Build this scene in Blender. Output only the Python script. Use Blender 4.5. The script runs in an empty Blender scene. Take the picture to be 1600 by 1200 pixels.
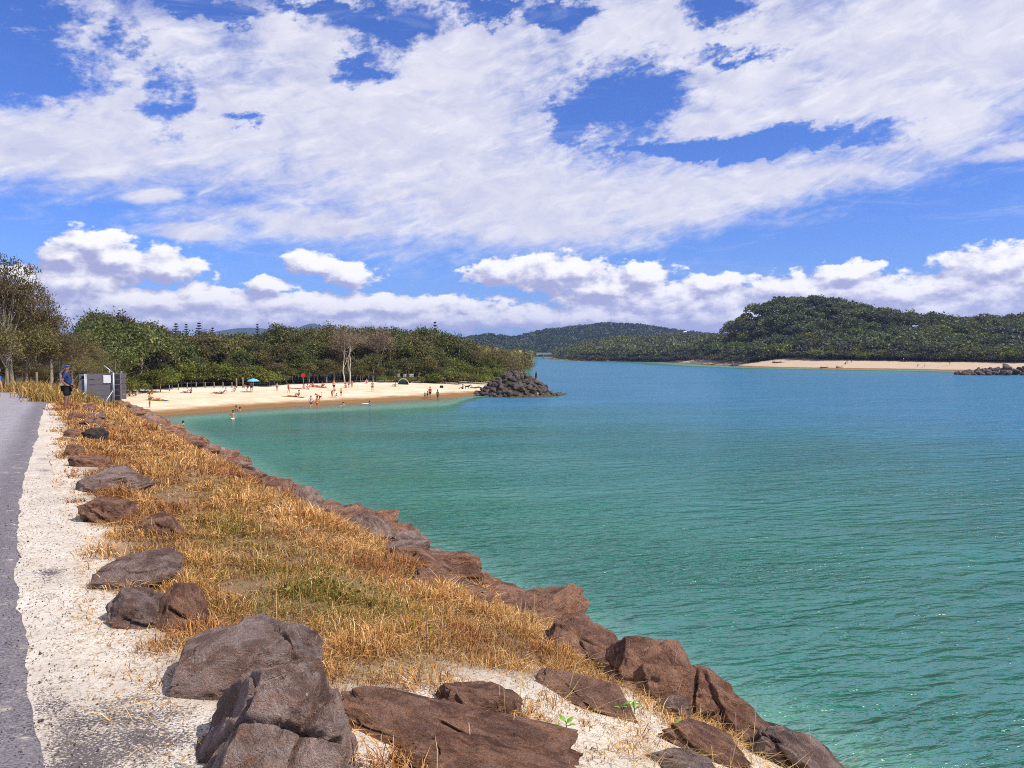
import bpy, bmesh, math, random
import numpy as np
from mathutils import Vector, Matrix
R = math.radians
rng = np.random.default_rng(7)
random.seed(7)
scene = bpy.context.scene
COL = scene.collection

# ------------------------------------------------------------------ camera
FPX = 1232.0                       # focal length in pixels of a 1600 px wide frame
CAM = np.array((0.0, 0.0, 7.0))
PITCH = math.atan(50 / FPX)
cd = bpy.data.cameras.new('camera'); cam = bpy.data.objects.new('camera', cd); COL.objects.link(cam)
cam.location = CAM; cam.rotation_euler = (math.pi / 2 - PITCH, 0, 0)
cd.sensor_width = 36; cd.lens = 36 * FPX / 1600; cd.clip_start = 0.05; cd.clip_end = 30000
scene.camera = cam
def ray(px, py):
    x = (px - 800) / FPX; v = (600 - py) / FPX
    d = np.array((x, math.cos(PITCH) + v * math.sin(PITCH), v * math.cos(PITCH) - math.sin(PITCH)))
    return d
def azel(px, py):
    d = ray(px, py)
    return math.degrees(math.atan2(d[0], d[1])), math.degrees(math.atan2(d[2], math.hypot(d[0], d[1])))

# ------------------------------------------------------------------ render settings
scene.render.engine = 'CYCLES'
cy = scene.cycles
cy.use_denoising = False
cy.max_bounces = 5; cy.diffuse_bounces = 2; cy.glossy_bounces = 3; cy.transmission_bounces = 3
cy.transparent_max_bounces = 8; cy.volume_bounces = 0
cy.sample_clamp_indirect = 4.0; cy.sample_clamp_direct = 2.5; cy.filter_width = 1.0
vs = scene.view_settings
vs.view_transform = 'Standard'; vs.look = 'None'; vs.gamma = 1.0; vs.use_curve_mapping = False
vs.exposure = 0.2

# ------------------------------------------------------------------ node helper
class NT:
    def __init__(self, tree):
        self.t = tree; self.n = tree.nodes; self.l = tree.links
        for x in list(self.n): self.n.remove(x)
    def node(self, typ, ins=None, **kw):
        n = self.n.new(typ)
        for k, v in kw.items(): setattr(n, k, v)
        for k, v in (ins or {}).items(): self.set(n.inputs[k], v)
        return n
    def set(self, sock, v):
        if isinstance(v, bpy.types.NodeSocket): self.l.new(v, sock)
        elif v is not None:
            if sock.type == 'RGBA' and hasattr(v, '__len__') and len(v) == 3: v = (*v, 1)
            sock.default_value = v
    def m(self, op, a, b=None, c=None, clamp=False):
        n = self.n.new('ShaderNodeMath'); n.operation = op; n.use_clamp = clamp
        for i, v in enumerate((a, b, c)):
            if v is not None: self.set(n.inputs[i], v)
        return n.outputs[0]
    def vm(self, op, a, b=None, c=None):
        n = self.n.new('ShaderNodeVectorMath'); n.operation = op
        for i, v in enumerate((a, b, c)):
            if v is not None: self.set(n.inputs[i], v)
        return n.outputs['Value'] if op in ('LENGTH', 'DOT_PRODUCT', 'DISTANCE') else n.outputs['Vector']
    def mix(self, f, a, b, blend='MIX'):
        n = self.n.new('ShaderNodeMix'); n.data_type = 'RGBA'; n.blend_type = blend; n.clamp_factor = True
        self.set(n.inputs[0], f); self.set(n.inputs[6], a); self.set(n.inputs[7], b)
        return n.outputs[2]
    def noise(self, vec, scale, detail=4, rough=0.55, dist=0.0, lac=2.0, out='Fac', dim='3D'):
        n = self.node('ShaderNodeTexNoise', noise_dimensions=dim)
        n.inputs['Scale'].default_value = scale; n.inputs['Detail'].default_value = detail
        n.inputs['Roughness'].default_value = rough; n.inputs['Distortion'].default_value = dist
        n.inputs['Lacunarity'].default_value = lac
        if vec is not None: self.l.new(vec, n.inputs['Vector'])
        return n.outputs[out]
    def smooth(self, x, a, b, lo=0.0, hi=1.0, kind='SMOOTHSTEP'):
        n = self.n.new('ShaderNodeMapRange'); n.interpolation_type = kind; n.clamp = True
        self.set(n.inputs['Value'], x)
        n.inputs['From Min'].default_value = a; n.inputs['From Max'].default_value = b
        n.inputs['To Min'].default_value = lo; n.inputs['To Max'].default_value = hi
        return n.outputs['Result']
    def scalev(self, vec, s):
        return self.vm('MULTIPLY', vec, s)

# ------------------------------------------------------------------ sky with clouds (function of direction only)
SUN_AZ, SUN_EL = R(112), R(50)       # azimuth from +Y towards +X
world = bpy.data.worlds.new('World'); scene.world = world; world.use_nodes = True
W = NT(world.node_tree)
sky = W.node('ShaderNodeTexSky', sky_type='NISHITA')
sky.sun_disc = False; sky.sun_elevation = SUN_EL; sky.sun_rotation = SUN_AZ
sky.air_density = 1.0; sky.dust_density = 0.3; sky.ozone_density = 4.0
dirn = W.vm('NORMALIZE', W.node('ShaderNodeTexCoord').outputs['Generated'])
sep = W.node('ShaderNodeSeparateXYZ', {0: dirn})
dx, dy, dz = sep.outputs
az = W.m('DEGREES', W.m('ARCTAN2', dx, dy)); el = W.m('DEGREES', W.m('ARCSINE', dz))
ae = W.node('ShaderNodeCombineXYZ', {0: az, 1: el, 2: 0.0}).outputs[0]

def blobs(tree, p, lst, k=0.25):
    """smooth minimum of normalised elliptic distances; lst of pixel ellipses (cx, cy, rx, ry)"""
    cur = None
    for cx, cy_, rx, ry in lst:
        a, e = azel(cx, cy_)
        ra = rx / FPX * 57.3 * math.cos(R(a)) ** 1.2; re = ry / FPX * 57.3 * 0.95
        d = tree.vm('LENGTH', tree.vm('MULTIPLY_ADD', p, (1 / ra, 1 / re, 0), (-a / ra, -e / re, 0)))
        if cur is None: cur = d
        else:
            n = tree.m('SMOOTH_MIN', cur, d, k); cur = n
    return cur
# outside the photograph's field the same kind of cloud goes on by noise alone
f_az = W.smooth(W.m('ABSOLUTE', az), 33, 40, 1, 0); f_el = W.smooth(el, 24, 30, 1, 0)
infield = W.m('MULTIPLY', f_az, f_el)
# ---- high sheet
warp = W.noise(W.scalev(ae, (0.16, 0.34, 0)), 1.0, 4, 0.6, out='Color')
pw = W.vm('ADD', ae, W.vm('MULTIPLY', W.vm('SUBTRACT', warp, (0.5, 0.5, 0.5)), (5.0, 2.6, 0)))
SHEET = [(300, 190, 330, 95), (90, 225, 240, 55), (620, 190, 330, 190), (500, 60, 150, 70), (200, 60, 190, 50), (790, 300, 260, 95),
         (500, 345, 200, 28), (700, 90, 200, 120), (850, 350, 220, 42), (1010, 300, 260, 52), (1180, 283, 210, 40), (1300, 272, 110, 18),
         (1060, 335, 100, 30), (960, 60, 110, 130), (1440, 60, 270, 110), (1460, 180, 130, 70), (1330, 150, 130, 45), (1270, 175, 130, 22), (1560, 60, 140, 120), (1590, 240, 70, 14),
         (1120, 190, 130, 40), (1180, 95, 170, 120), (1050, 40, 110, 90), (300, 362, 90, 12), (250, 300, 40, 18)]
GAP = [(25, 105, 105, 45), (30, 15, 90, 30), (265, 165, 42, 40), (190, 60, 45, 25), (590, 45, 95, 32), (640, 30, 60, 26), (985, 145, 75, 55), (1110, 12, 55, 28), (1160, 85, 60, 12), (900, 190, 40, 26), (880, 20, 40, 20), (760, 10, 60, 14), (330, 15, 70, 16),
       (380, 190, 25, 12), (570, 110, 40, 20), (1160, 225, 200, 16), (500, 10, 60, 14)]
ds = blobs(W, pw, SHEET, 0.3)
shear = W.node('ShaderNodeVectorRotate', {'Vector': ae, 'Angle': R(-16)}, rotation_type='Z_AXIS').outputs[0]
fine = W.noise(W.scalev(shear, (0.30, 0.95, 0)), 1.0, 8, 0.62, 0.5)
finer = W.noise(W.scalev(ae, (1.3, 2.0, 0)), 1.0, 6, 0.62, 0.2)
warp2 = W.noise(W.scalev(shear, (0.45, 0.8, 0)), 1.0, 5, 0.65, out='Color')
pg = W.vm('ADD', pw, W.vm('MULTIPLY', W.vm('SUBTRACT', warp2, (0.5, 0.5, 0.5)), (5.5, 3.4, 0)))
dg = W.m('ADD', blobs(W, pg, GAP, 0.15), W.m('MULTIPLY', W.m('SUBTRACT', finer, 0.5), 0.9))
body_in = W.m('SUBTRACT', W.m('SUBTRACT', 1.0, ds), W.m('MULTIPLY', W.m('MAXIMUM', W.m('SUBTRACT', 1.35, dg), 0.0), 1.15))
body_in = W.m('MAXIMUM', body_in, -0.6)
gen = W.noise(W.vm('DIVIDE', W.node('ShaderNodeCombineXYZ', {0: dx, 1: dy, 2: 0.0}).outputs[0],
      W.node('ShaderNodeCombineXYZ', {0: W.m('ADD', W.m('ABSOLUTE', dz), 0.15), 1: W.m('ADD', W.m('ABSOLUTE', dz), 0.15), 2: 1.0}).outputs[0]), 1.1, 5, 0.6)
body_out = W.m('MULTIPLY_ADD', W.m('SUBTRACT', gen, 0.48), 3.0, 0.1)
body = W.node('ShaderNodeMix', {0: infield, 2: body_out, 3: body_in}).outputs[0]
nz = W.m('ADD', W.m('MULTIPLY', W.m('SUBTRACT', fine, 0.5), 1.5), W.m('MULTIPLY', W.m('SUBTRACT', finer, 0.5), 0.5))
sheet_d = W.smooth(W.m('ADD', body, nz), -0.40, 0.66)
sheet_d = W.m('MULTIPLY', sheet_d, W.smooth(el, 4.0, 7.5, 0, 1))
# wispy veil in the blue
veil = W.smooth(W.noise(W.scalev(ae, (0.10, 0.55, 0)), 1.0, 6, 0.65, 1.0), 0.5, 0.85, 0, 0.5)
veil = W.m('MULTIPLY', veil, W.smooth(el, 4, 9, 0.3, 1))
sh_v = W.noise(W.vm('ADD', W.scalev(ae, (0.28, 0.5, 0)), (5, 3, 0)), 1.0, 6, 0.6, 0.6)
sheet_c = W.mix(W.smooth(sh_v, 0.30, 0.66), (0.58, 0.59, 0.74), (0.72, 0.72, 0.81))
sheet_c = W.mix(W.smooth(fine, 0.5, 0.75, 0, 0.6), sheet_c, (0.88, 0.88, 0.92))
# ---- cumulus near the horizon
CUMB = [(185, 405, 105, 34), (150, 385, 60, 32), (110, 395, 48, 24), (260, 420, 75, 22), (490, 412, 50, 22), (545, 425, 55, 24), (420, 446, 50, 14),
        (735, 470, 22, 7), (790, 425, 70, 24), (870, 425, 110, 36), (1010, 430, 50, 24), (960, 450, 120, 30), (1110, 445, 60, 20), (1060, 470, 200, 34), (1330, 425, 60, 18), (1270, 450, 170, 28), (1430, 455, 190, 34),
        (1560, 420, 110, 40), (1540, 460, 160, 50), (1480, 480, 200, 40), (1000, 495, 700, 26), (250, 475, 300, 30), (120, 440, 90, 40), (330, 470, 130, 30), (550, 478, 330, 26), (560, 500, 700, 18), (300, 500, 500, 26), (1200, 500, 600, 20), (1650, 440, 120, 60), (-60, 450, 160, 45), (30, 430, 40, 20)]
def cumulus(p):
    w2 = W.noise(W.scalev(p, (0.42, 0.6, 0)), 1.0, 4, 0.55, out='Color')
    q = W.vm('ADD', p, W.vm('MULTIPLY', W.vm('SUBTRACT', w2, (0.5, 0.5, 0.5)), (2.2, 1.6, 0)))
    d = blobs(W, q, CUMB, 0.2)
    bi = W.m('MAXIMUM', W.m('SUBTRACT', 1.0, d), -0.5)
    e2 = W.node('ShaderNodeSeparateXYZ', {0: p}).outputs[1]
    g2 = W.noise(W.scalev(p, (0.08, 0.2, 0)), 1.0, 4, 0.5)
    bo = W.m('ADD', W.m('MULTIPLY', W.m('SUBTRACT', g2, 0.5), 3.0), W.smooth(e2, 3, 11, 0.5, -0.9, kind='LINEAR'))
    b = W.node('ShaderNodeMix', {0: f_az, 2: bo, 3: bi}).outputs[0]
    n1 = W.noise(W.scalev(p, (0.75, 1.25, 0)), 1.0, 7, 0.56, 0.1)
    return W.m('ADD', b, W.m('MULTIPLY', W.m('SUBTRACT', n1, 0.5), 1.5)), n1
c0, n0 = cumulus(ae)
c1, n1 = cumulus(W.vm('ADD', ae, (0.55, 0.75, 0)))
cum_d = W.m('MULTIPLY', W.smooth(c0, 0.0, 0.28), W.smooth(el, 10, 15, 1, 0))
lit = W.m('SUBTRACT', c0, c1)
cum_c = W.mix(W.smooth(lit, -0.40, 0.62), (0.38, 0.40, 0.63), (0.97, 0.96, 0.97))
cum_c = W.mix(W.smooth(el, 1.0, 4.5, 0.55, 0.0), cum_c, (0.50, 0.53, 0.76))
# ---- assemble: blue, veil, sheet, cumulus, all feeding one background
blue = W.mix(1.0, W.mix(1.0, sky.outputs[0], (0.1, 0.1, 0.1), 'MULTIPLY'), (0.52, 0.74, 1.36), 'MULTIPLY')
out = W.mix(veil, blue, (0.62, 0.66, 0.85))
out = W.mix(W.m('MULTIPLY', sheet_d, 0.96), out, sheet_c)
out = W.mix(cum_d, out, cum_c)
out = W.mix(1.0, out, (10.0, 10.0, 10.0), 'MULTIPLY')
bg = W.node('ShaderNodeBackground', {'Color': out, 'Strength': 0.1})
W.l.new(bg.outputs[0], W.node('ShaderNodeOutputWorld').inputs['Surface'])
world.cycles.sampling_method = 'MANUAL'; world.cycles.sample_map_resolution = 512

sl = bpy.data.lights.new('sun', 'SUN'); sun = bpy.data.objects.new('sun', sl); COL.objects.link(sun)
sl.energy = 4.9; sl.angle = R(0.55); sl.color = (1.0, 0.955, 0.88)
sdir = Vector((math.sin(SUN_AZ) * math.cos(SUN_EL), math.cos(SUN_AZ) * math.cos(SUN_EL), math.sin(SUN_EL)))
sun.rotation_euler = (-sdir).to_track_quat('-Z', 'Y').to_euler()
sun.location = (60, 0, 80)

# ------------------------------------------------------------------ numpy noise
def _hash(ix, iy, iz, seed):
    h = (ix.astype(np.int64) * 374761393 + iy.astype(np.int64) * 668265263 + iz.astype(np.int64) * 2147483647 + seed * 974634533) & 0xffffffff
    h = ((h ^ (h >> 13)) * 1274126177) & 0xffffffff
    h = (h ^ (h >> 16)) & 0xffffff
    return h / float(0xffffff)
def vnoise(p, seed=0):
    p = np.asarray(p, float); f = np.floor(p); w = p - f; w = w * w * (3 - 2 * w); i = f.astype(np.int64)
    r = 0
    for a in (0, 1):
        for b in (0, 1):
            for c in (0, 1):
                wt = (w[..., 0] if a else 1 - w[..., 0]) * (w[..., 1] if b else 1 - w[..., 1]) * (w[..., 2] if c else 1 - w[..., 2])
                r = r + wt * _hash(i[..., 0] + a, i[..., 1] + b, i[..., 2] + c, seed)
    return r
def fbm(p, octv=4, gain=0.5, seed=0):
    a, s, t = 1.0, 0, 0; p = np.asarray(p, float)
    for o in range(octv):
        s = s + a * (vnoise(p, seed + o) - 0.5); t += a; a *= gain; p = p * 2.03 + 11.7
    return s / t * 2
def n2(x, y, sc, octv=3, seed=0):
    x = np.asarray(x, float); y = np.asarray(y, float)
    return fbm(np.stack((x * sc, y * sc, np.full_like(x * sc, 0.37)), -1), octv, 0.5, seed)
def sstep(x, a, b):
    t = np.clip((np.asarray(x, float) - a) / (np.asarray(b) - a), 0, 1); return t * t * (3 - 2 * t)

# ------------------------------------------------------------------ shape of the land
UX, UY = -0.515, 0.857                      # along the sea wall path
def s_t(x, y): return UX * x + UY * y, UY * x - UX * y
def from_st(s, t): return UX * s + UY * t, UY * s - UX * t
LEFT = [from_st(-500, 10), from_st(60, 10), from_st(92, 10.2), (-31.8, 98), (-19.7, 110.5), (-10.7, 120), (-4.7, 129), (0, 133), (1, 160), (4, 260), (8, 420), (20, 700), (24, 1000), (40, 1180), (9000, 1200), (9000, 12000), (-12000, 12000), (-12000, -600)]
RIGHT = [(9000, 1190), (60, 1170), (44, 1000), (41, 740), (52, 640), (64, 590), (92, 560), (109, 535), (108, 430), (111, 392), (117, 359), (135, 332), (155, 317), (170, 293), (182, 262), (230, 215), (400, 100), (1200, -600), (9000, -800)]
def sdist(x, y, poly):
    x = np.asarray(x, float); y = np.asarray(y, float); d = np.full(x.shape, 1e18); ins = np.zeros(x.shape, bool)
    for i in range(len(poly)):
        (ax, ay), (bx, by) = poly[i], poly[(i + 1) % len(poly)]
        ex, ey = bx - ax, by - ay
        h = np.clip(((x - ax) * ex + (y - ay) * ey) / (ex * ex + ey * ey), 0, 1)
        d = np.minimum(d, (x - ax - ex * h) ** 2 + (y - ay - ey * h) ** 2)
        c = (ay > y) != (by > y)
        ins ^= c & (x < (bx - ax) * (y - ay) / (by - ay + 1e-12) + ax)
    return np.sqrt(d) * np.where(ins, 1, -1)
PT = [-80, -14, -5.5, -4.4, 0.0, 1.2, 2.2, 3.2, 4.2, 5.2, 6.2, 10, 14, 22, 55, 110]
PZ = [3.9, 4.7, 5.2, 5.28, 5.30, 5.22, 5.10, 4.82, 4.38, 3.76, 2.95, 0.0, -2.4, -3.6, -4.6, -7.0]
HILLS = [(172, 480, 42, 70, 19), (215, 470, 60, 60, 12), (300, 480, 70, 80, 11), (390, 480, 90, 90, 11), (520, 470, 120, 90, 12), (140, 500, 32, 50, 8),
         (150, 800, 75, 90, 9), (90, 850, 50, 90, 4), (240, 820, 80, 90, 9), (130, 1550, 110, 200, 28), (230, 1600, 120, 200, 28), (380, 1700, 170, 260, 32), (40, 1500, 70, 160, 16),
         (-40, 1350, 50, 120, 20), (-130, 1400, 70, 160, 15),
         (-1150, 4600, 130, 400, 120), (-1450, 4700, 300, 400, 120), (-1800, 4800, 300, 400, 90), (-2300, 4800, 300, 400, 70), (-800, 4900, 300, 400, 45), (700, 5200, 900, 400, 90), (-3300, 4500, 500, 600, 80), (2500, 5000, 900, 500, 80)]
GROYNE = (0.5, 129.5)
def terrain(x, y):
    x = np.asarray(x, float); y = np.asarray(y, float)
    s, t = s_t(x, y)
    dl = sdist(x, y, LEFT); dr = sdist(x, y, RIGHT)
    def beach(d, cap, k):
        up = cap * (1 - np.exp(-np.maximum(d, 0) * k / cap)); dn = np.where(d > -10, d * 0.085, -0.85 - 6.0 * sstep(-d, 10, 46))
        return np.where(d > 0, up, dn)
    zb = beach(np.where(dl < 0, dl * (1 + 14 * sstep(x, -9, 1) * sstep(y, 85, 115)), dl), 2.6, 0.085)
    zr = np.interp(t, PT, PZ) - 0.016 * np.clip(s, 0, 40)
    zr = np.where(zr > 0, zr * (1 - 0.35 * sstep(s, 52, 92)), zr)
    w = 1 - sstep(s, 76, 97)
    z = zb * (1 - w) + zr * w
    zR = beach(dr, 4.2, 0.25)
    z = np.where(dr > dl, zR, z)
    inland = sstep(np.maximum(dr, dl), 8, 45)
    for cx, cy_, sx, sy, h in HILLS:
        z = z + h * inland * np.exp(-((x - cx) / sx) ** 2 - ((y - cy_) / sy) ** 2)
    g = np.hypot((x - GROYNE[0]) / 6.0, (y - GROYNE[1]) / 7.0)
    z = np.maximum(z, np.where(g < 1.3, 3.5 * (1 - g ** 1.5), -9))
    # roughness of the verge, mound and beach
    near = np.exp(-np.hypot(x, y) / 60)
    wr = sstep(t, 0.1, 1.0) * w
    z = z + near * wr * (0.10 * n2(x, y, 0.9, 3, 3) + 0.03 * n2(x, y, 4.0, 2, 5)) 
    z = z + 0.12 * n2(x, y, 0.08, 3, 9) * np.where(z > 0.4, 1, 0) * (1 - wr) * sstep(np.hypot(x, y), 40, 90)
    return z
def tz(x, y): return float(terrain(np.array([x]), np.array([y]))[0])
def hit(px, py, dmax=900):
    """the point of the land (or water surface) on the sight line of a pixel"""
    d = ray(px, py); k = np.geomspace(2.0, dmax, 900)
    p = CAM + d[None] * k[:, None]
    z = np.maximum(terrain(p[:, 0], p[:, 1]), 0.0)
    i = np.argmax(p[:, 2] <= z)
    if p[i, 2] > z[i]: i = len(k) - 1
    a, b = k[max(i - 1, 0)], k[i]
    kk = np.linspace(a, b, 60); p = CAM + d[None] * kk[:, None]; z = np.maximum(terrain(p[:, 0], p[:, 1]), 0.0)
    j = np.argmax(p[:, 2] <= z)
    return np.array((p[j, 0], p[j, 1], terrain(p[j:j + 1, 0], p[j:j + 1, 1])[0]))
def at_dist(px, d):
    """ground point in the direction of image column px at forward distance d"""
    x = (px - 800) / FPX * d; return np.array((x, d, tz(x, d)))

# ------------------------------------------------------------------ mesh helpers
def mesh_np(name, v, f, mats=(), smooth=False, attrs=None, cols=None):
    v = np.asarray(v, np.float32); f = np.asarray(f, np.int32)
    me = bpy.data.meshes.new(name); n, k = f.shape
    me.vertices.add(len(v)); me.vertices.foreach_set('co', v.ravel())
    me.loops.add(n * k); me.loops.foreach_set('vertex_index', f.ravel())
    me.polygons.add(n); me.polygons.foreach_set('loop_start', np.arange(0, n * k, k, dtype=np.int32))
    me.polygons.foreach_set('use_smooth', np.full(n, smooth))
    me.update(calc_edges=True)
    for k_, a in (attrs or {}).items():
        at = me.attributes.new(k_, 'FLOAT', 'POINT'); at.data.foreach_set('value', np.asarray(a, np.float32))
    for k_, a in (cols or {}).items():
        at = me.attributes.new(k_, 'FLOAT_COLOR', 'POINT'); a = np.asarray(a, np.float32)
        at.data.foreach_set('color', np.concatenate((a, np.ones((len(a), 1), np.float32)), 1).ravel())
    for m_ in mats: me.materials.append(m_)
    return me
def link(name, data, parent=None, loc=None, rot=None, scale=None):
    o = bpy.data.objects.new(name, data); COL.objects.link(o)
    if parent is not None: o.parent = parent
    if loc is not None: o.location = loc
    if rot is not None: o.rotation_euler = rot
    if scale is not None: o.scale = scale if hasattr(scale, '__len__') else (scale,) * 3
    return o
def tag(o, label=None, cat=None, group=None, kind=None):
    if label: o['label'] = label
    if cat: o['category'] = cat
    if group: o['group'] = group
    if kind: o['kind'] = kind
    return o
class MB:
    """collects shapes into one mesh"""
    def __init__(self): self.v = []; self.f = []
    def add(self, v, f):
        b = len(self.v); self.v += [tuple(map(float, p)) for p in v]; self.f += [tuple(i + b for i in q) for q in f]; return self
    def box(self, c, d, rotz=0.0, M=None):
        hx, hy, hz = d[0] / 2, d[1] / 2, d[2] / 2
        P = [Vector((sx * hx, sy * hy, sz * hz)) for sz in (-1, 1) for sy in (-1, 1) for sx in (-1, 1)]
        Rm = M or Matrix.Rotation(rotz, 3, 'Z')
        P = [Rm @ p + Vector(c) for p in P]
        return self.add(P, [(0, 2, 3, 1), (4, 5, 7, 6), (0, 1, 5, 4), (2, 6, 7, 3), (0, 4, 6, 2), (1, 3, 7, 5)])
    def tube(self, pts, rad, n=8, cap=True):
        pts = [Vector(p) for p in pts]; rings = []
        for i, p in enumerate(pts):
            d = (pts[min(i + 1, len(pts) - 1)] - pts[max(i - 1, 0)]).normalized()
            a = d.cross(Vector((0, 0, 1)) if abs(d.z) < 0.9 else Vector((1, 0, 0))).normalized(); b = d.cross(a)
            r = rad[i] if hasattr(rad, '__len__') else rad
            rings.append([p + (a * math.cos(2 * math.pi * k / n) + b * math.sin(2 * math.pi * k / n)) * r for k in range(n)])
        v = [q for r_ in rings for q in r_]; f = []
        for i in range(len(pts) - 1):
            for k in range(n):
                f.append((i * n + k, i * n + (k + 1) % n, (i + 1) * n + (k + 1) % n, (i + 1) * n + k))
        if cap: f += [tuple(range(n - 1, -1, -1)), tuple(range((len(pts) - 1) * n, len(pts) * n))]
        return self.add(v, f)
    def mesh(self, name, mat, smooth=False, bevel=0.0):
        me = bpy.data.meshes.new(name); me.from_pydata(self.v, [], self.f)
        bm = bmesh.new(); bm.from_mesh(me); bmesh.ops.recalc_face_normals(bm, faces=bm.faces)
        if bevel: bmesh.ops.bevel(bm, geom=list(bm.edges), offset=bevel, segments=2, affect='EDGES')
        bm.to_mesh(me); bm.free()
        if smooth: me.polygons.foreach_set('use_smooth', [True] * len(me.polygons))
        me.materials.append(mat); return me
    def obj(self, name, mat, parent=None, smooth=False, bevel=0.0, **kw):
        return link(name, self.mesh(name, mat, smooth, bevel), parent, **kw)

# ------------------------------------------------------------------ materials
def mat(name):
    m_ = bpy.data.materials.new(name); m_.use_nodes = True; T = NT(m_.node_tree)
    o = T.node('ShaderNodeOutputMaterial'); return m_, T, o
def principled(T, o, col, rough=0.9, spec=0.2, normal=None, **kw):
    p = T.node('ShaderNodeBsdfPrincipled', {'Base Color': col, 'Roughness': rough, 'Specular IOR Level': spec})
    if normal is not None: T.l.new(normal, p.inputs['Normal'])
    for k, v in kw.items(): T.set(p.inputs[k], v)
    T.l.new(p.outputs[0], o.inputs['Surface']); return p
def bump(T, h, strength, dist=1.0):
    b = T.node('ShaderNodeBump', {'Strength': strength, 'Distance': dist, 'Height': h}); return b.outputs[0]
def plain(name, col, rough=0.8, spec=0.2, vary=0.12, scale=8.0, metal=0.0):
    m_, T, o = mat(name); P = T.node('ShaderNodeTexCoord').outputs['Object']
    n = T.noise(P, scale, 5, 0.6)
    c = T.mix(n, tuple(x * (1 - vary * 2) for x in col), tuple(min(1, x * (1 + vary * 2)) for x in col))
    principled(T, o, c, rough, spec, bump(T, n, 0.15, 0.02), Metallic=metal); return m_
def geo_pos(T): return T.node('ShaderNodeNewGeometry').outputs['Position']
def attr(T, name, out='Fac'): return T.node('ShaderNodeAttribute', attribute_name=name).outputs[out]

# ground: white sand, golden wet sand, gravelly dirt, forest litter
M_ground, T, o = mat('ground'); P = geo_pos(T)
big = T.noise(P, 0.35, 4, 0.6); mid = T.noise(P, 2.2, 5, 0.65); fin = T.noise(P, 22, 5, 0.7); grit = T.noise(P, 75, 3, 0.7); grain = T.noise(P, 260, 2, 0.6)
zz = T.node('ShaderNodeSeparateXYZ', {0: P}).outputs[2]
sand = T.mix(T.smooth(mid, 0.3, 0.7), (0.50, 0.43, 0.35), (0.70, 0.63, 0.53))
sand = T.mix(T.smooth(fin, 0.52, 0.66, 0, 0.85), sand, (0.30, 0.19, 0.10))
sand = T.mix(T.m('MULTIPLY', T.smooth(grit, 0.55, 0.64), T.smooth(mid, 0.35, 0.6, 0.2, 0.8)), sand, (0.13, 0.10, 0.085))
beachc = T.mix(T.smooth(big, 0.3, 0.7), (0.60, 0.46, 0.30), (0.73, 0.59, 0.42))
beachc = T.mix(T.smooth(T.noise(T.scalev(P, (0.6, 1.6, 1)), 1.0, 5, 0.7), 0.52, 0.70, 0, 0.45), beachc, (0.42, 0.30, 0.19))
beachc = T.mix(T.m('MULTIPLY', T.smooth(T.m('ADD', zz, T.m('MULTIPLY', mid, 0.5)), 1.35, 2.1), T.smooth(T.node('ShaderNodeSeparateXYZ', {0: P}).outputs[0], 30, 60, 1, 0)), beachc, (0.84, 0.77, 0.66))
beachc = T.mix(T.smooth(T.node('ShaderNodeSeparateXYZ', {0: P}).outputs[0], 30, 60), beachc, T.mix(big, (0.44, 0.32, 0.21), (0.55, 0.42, 0.29)))
wet = T.mix(T.smooth(T.m('ADD', zz, T.m('MULTIPLY', T.m('SUBTRACT', big, 0.5), 0.25)), 0.18, 0.5), (0.24, 0.125, 0.045), beachc)
c = T.mix(attr(T, 'beach'), sand, wet)
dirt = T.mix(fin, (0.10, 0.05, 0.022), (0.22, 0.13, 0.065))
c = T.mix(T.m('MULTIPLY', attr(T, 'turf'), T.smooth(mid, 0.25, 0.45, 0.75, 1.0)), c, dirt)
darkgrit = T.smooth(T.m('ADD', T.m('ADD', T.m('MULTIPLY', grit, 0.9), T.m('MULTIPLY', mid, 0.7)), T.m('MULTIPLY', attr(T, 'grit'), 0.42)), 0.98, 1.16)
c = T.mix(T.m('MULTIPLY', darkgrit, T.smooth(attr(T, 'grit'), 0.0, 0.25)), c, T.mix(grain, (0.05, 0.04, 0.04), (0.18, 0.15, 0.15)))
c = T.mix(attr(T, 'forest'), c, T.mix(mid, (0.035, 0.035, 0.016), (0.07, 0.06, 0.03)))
hh = T.m('ADD', T.m('MULTIPLY', fin, 0.5), T.m('ADD', T.m('MULTIPLY', grit, 0.2), T.m('MULTIPLY', mid, 0.6)))
principled(T, o, c, 0.95, 0.1, bump(T, hh, 0.6, 0.05))

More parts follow.
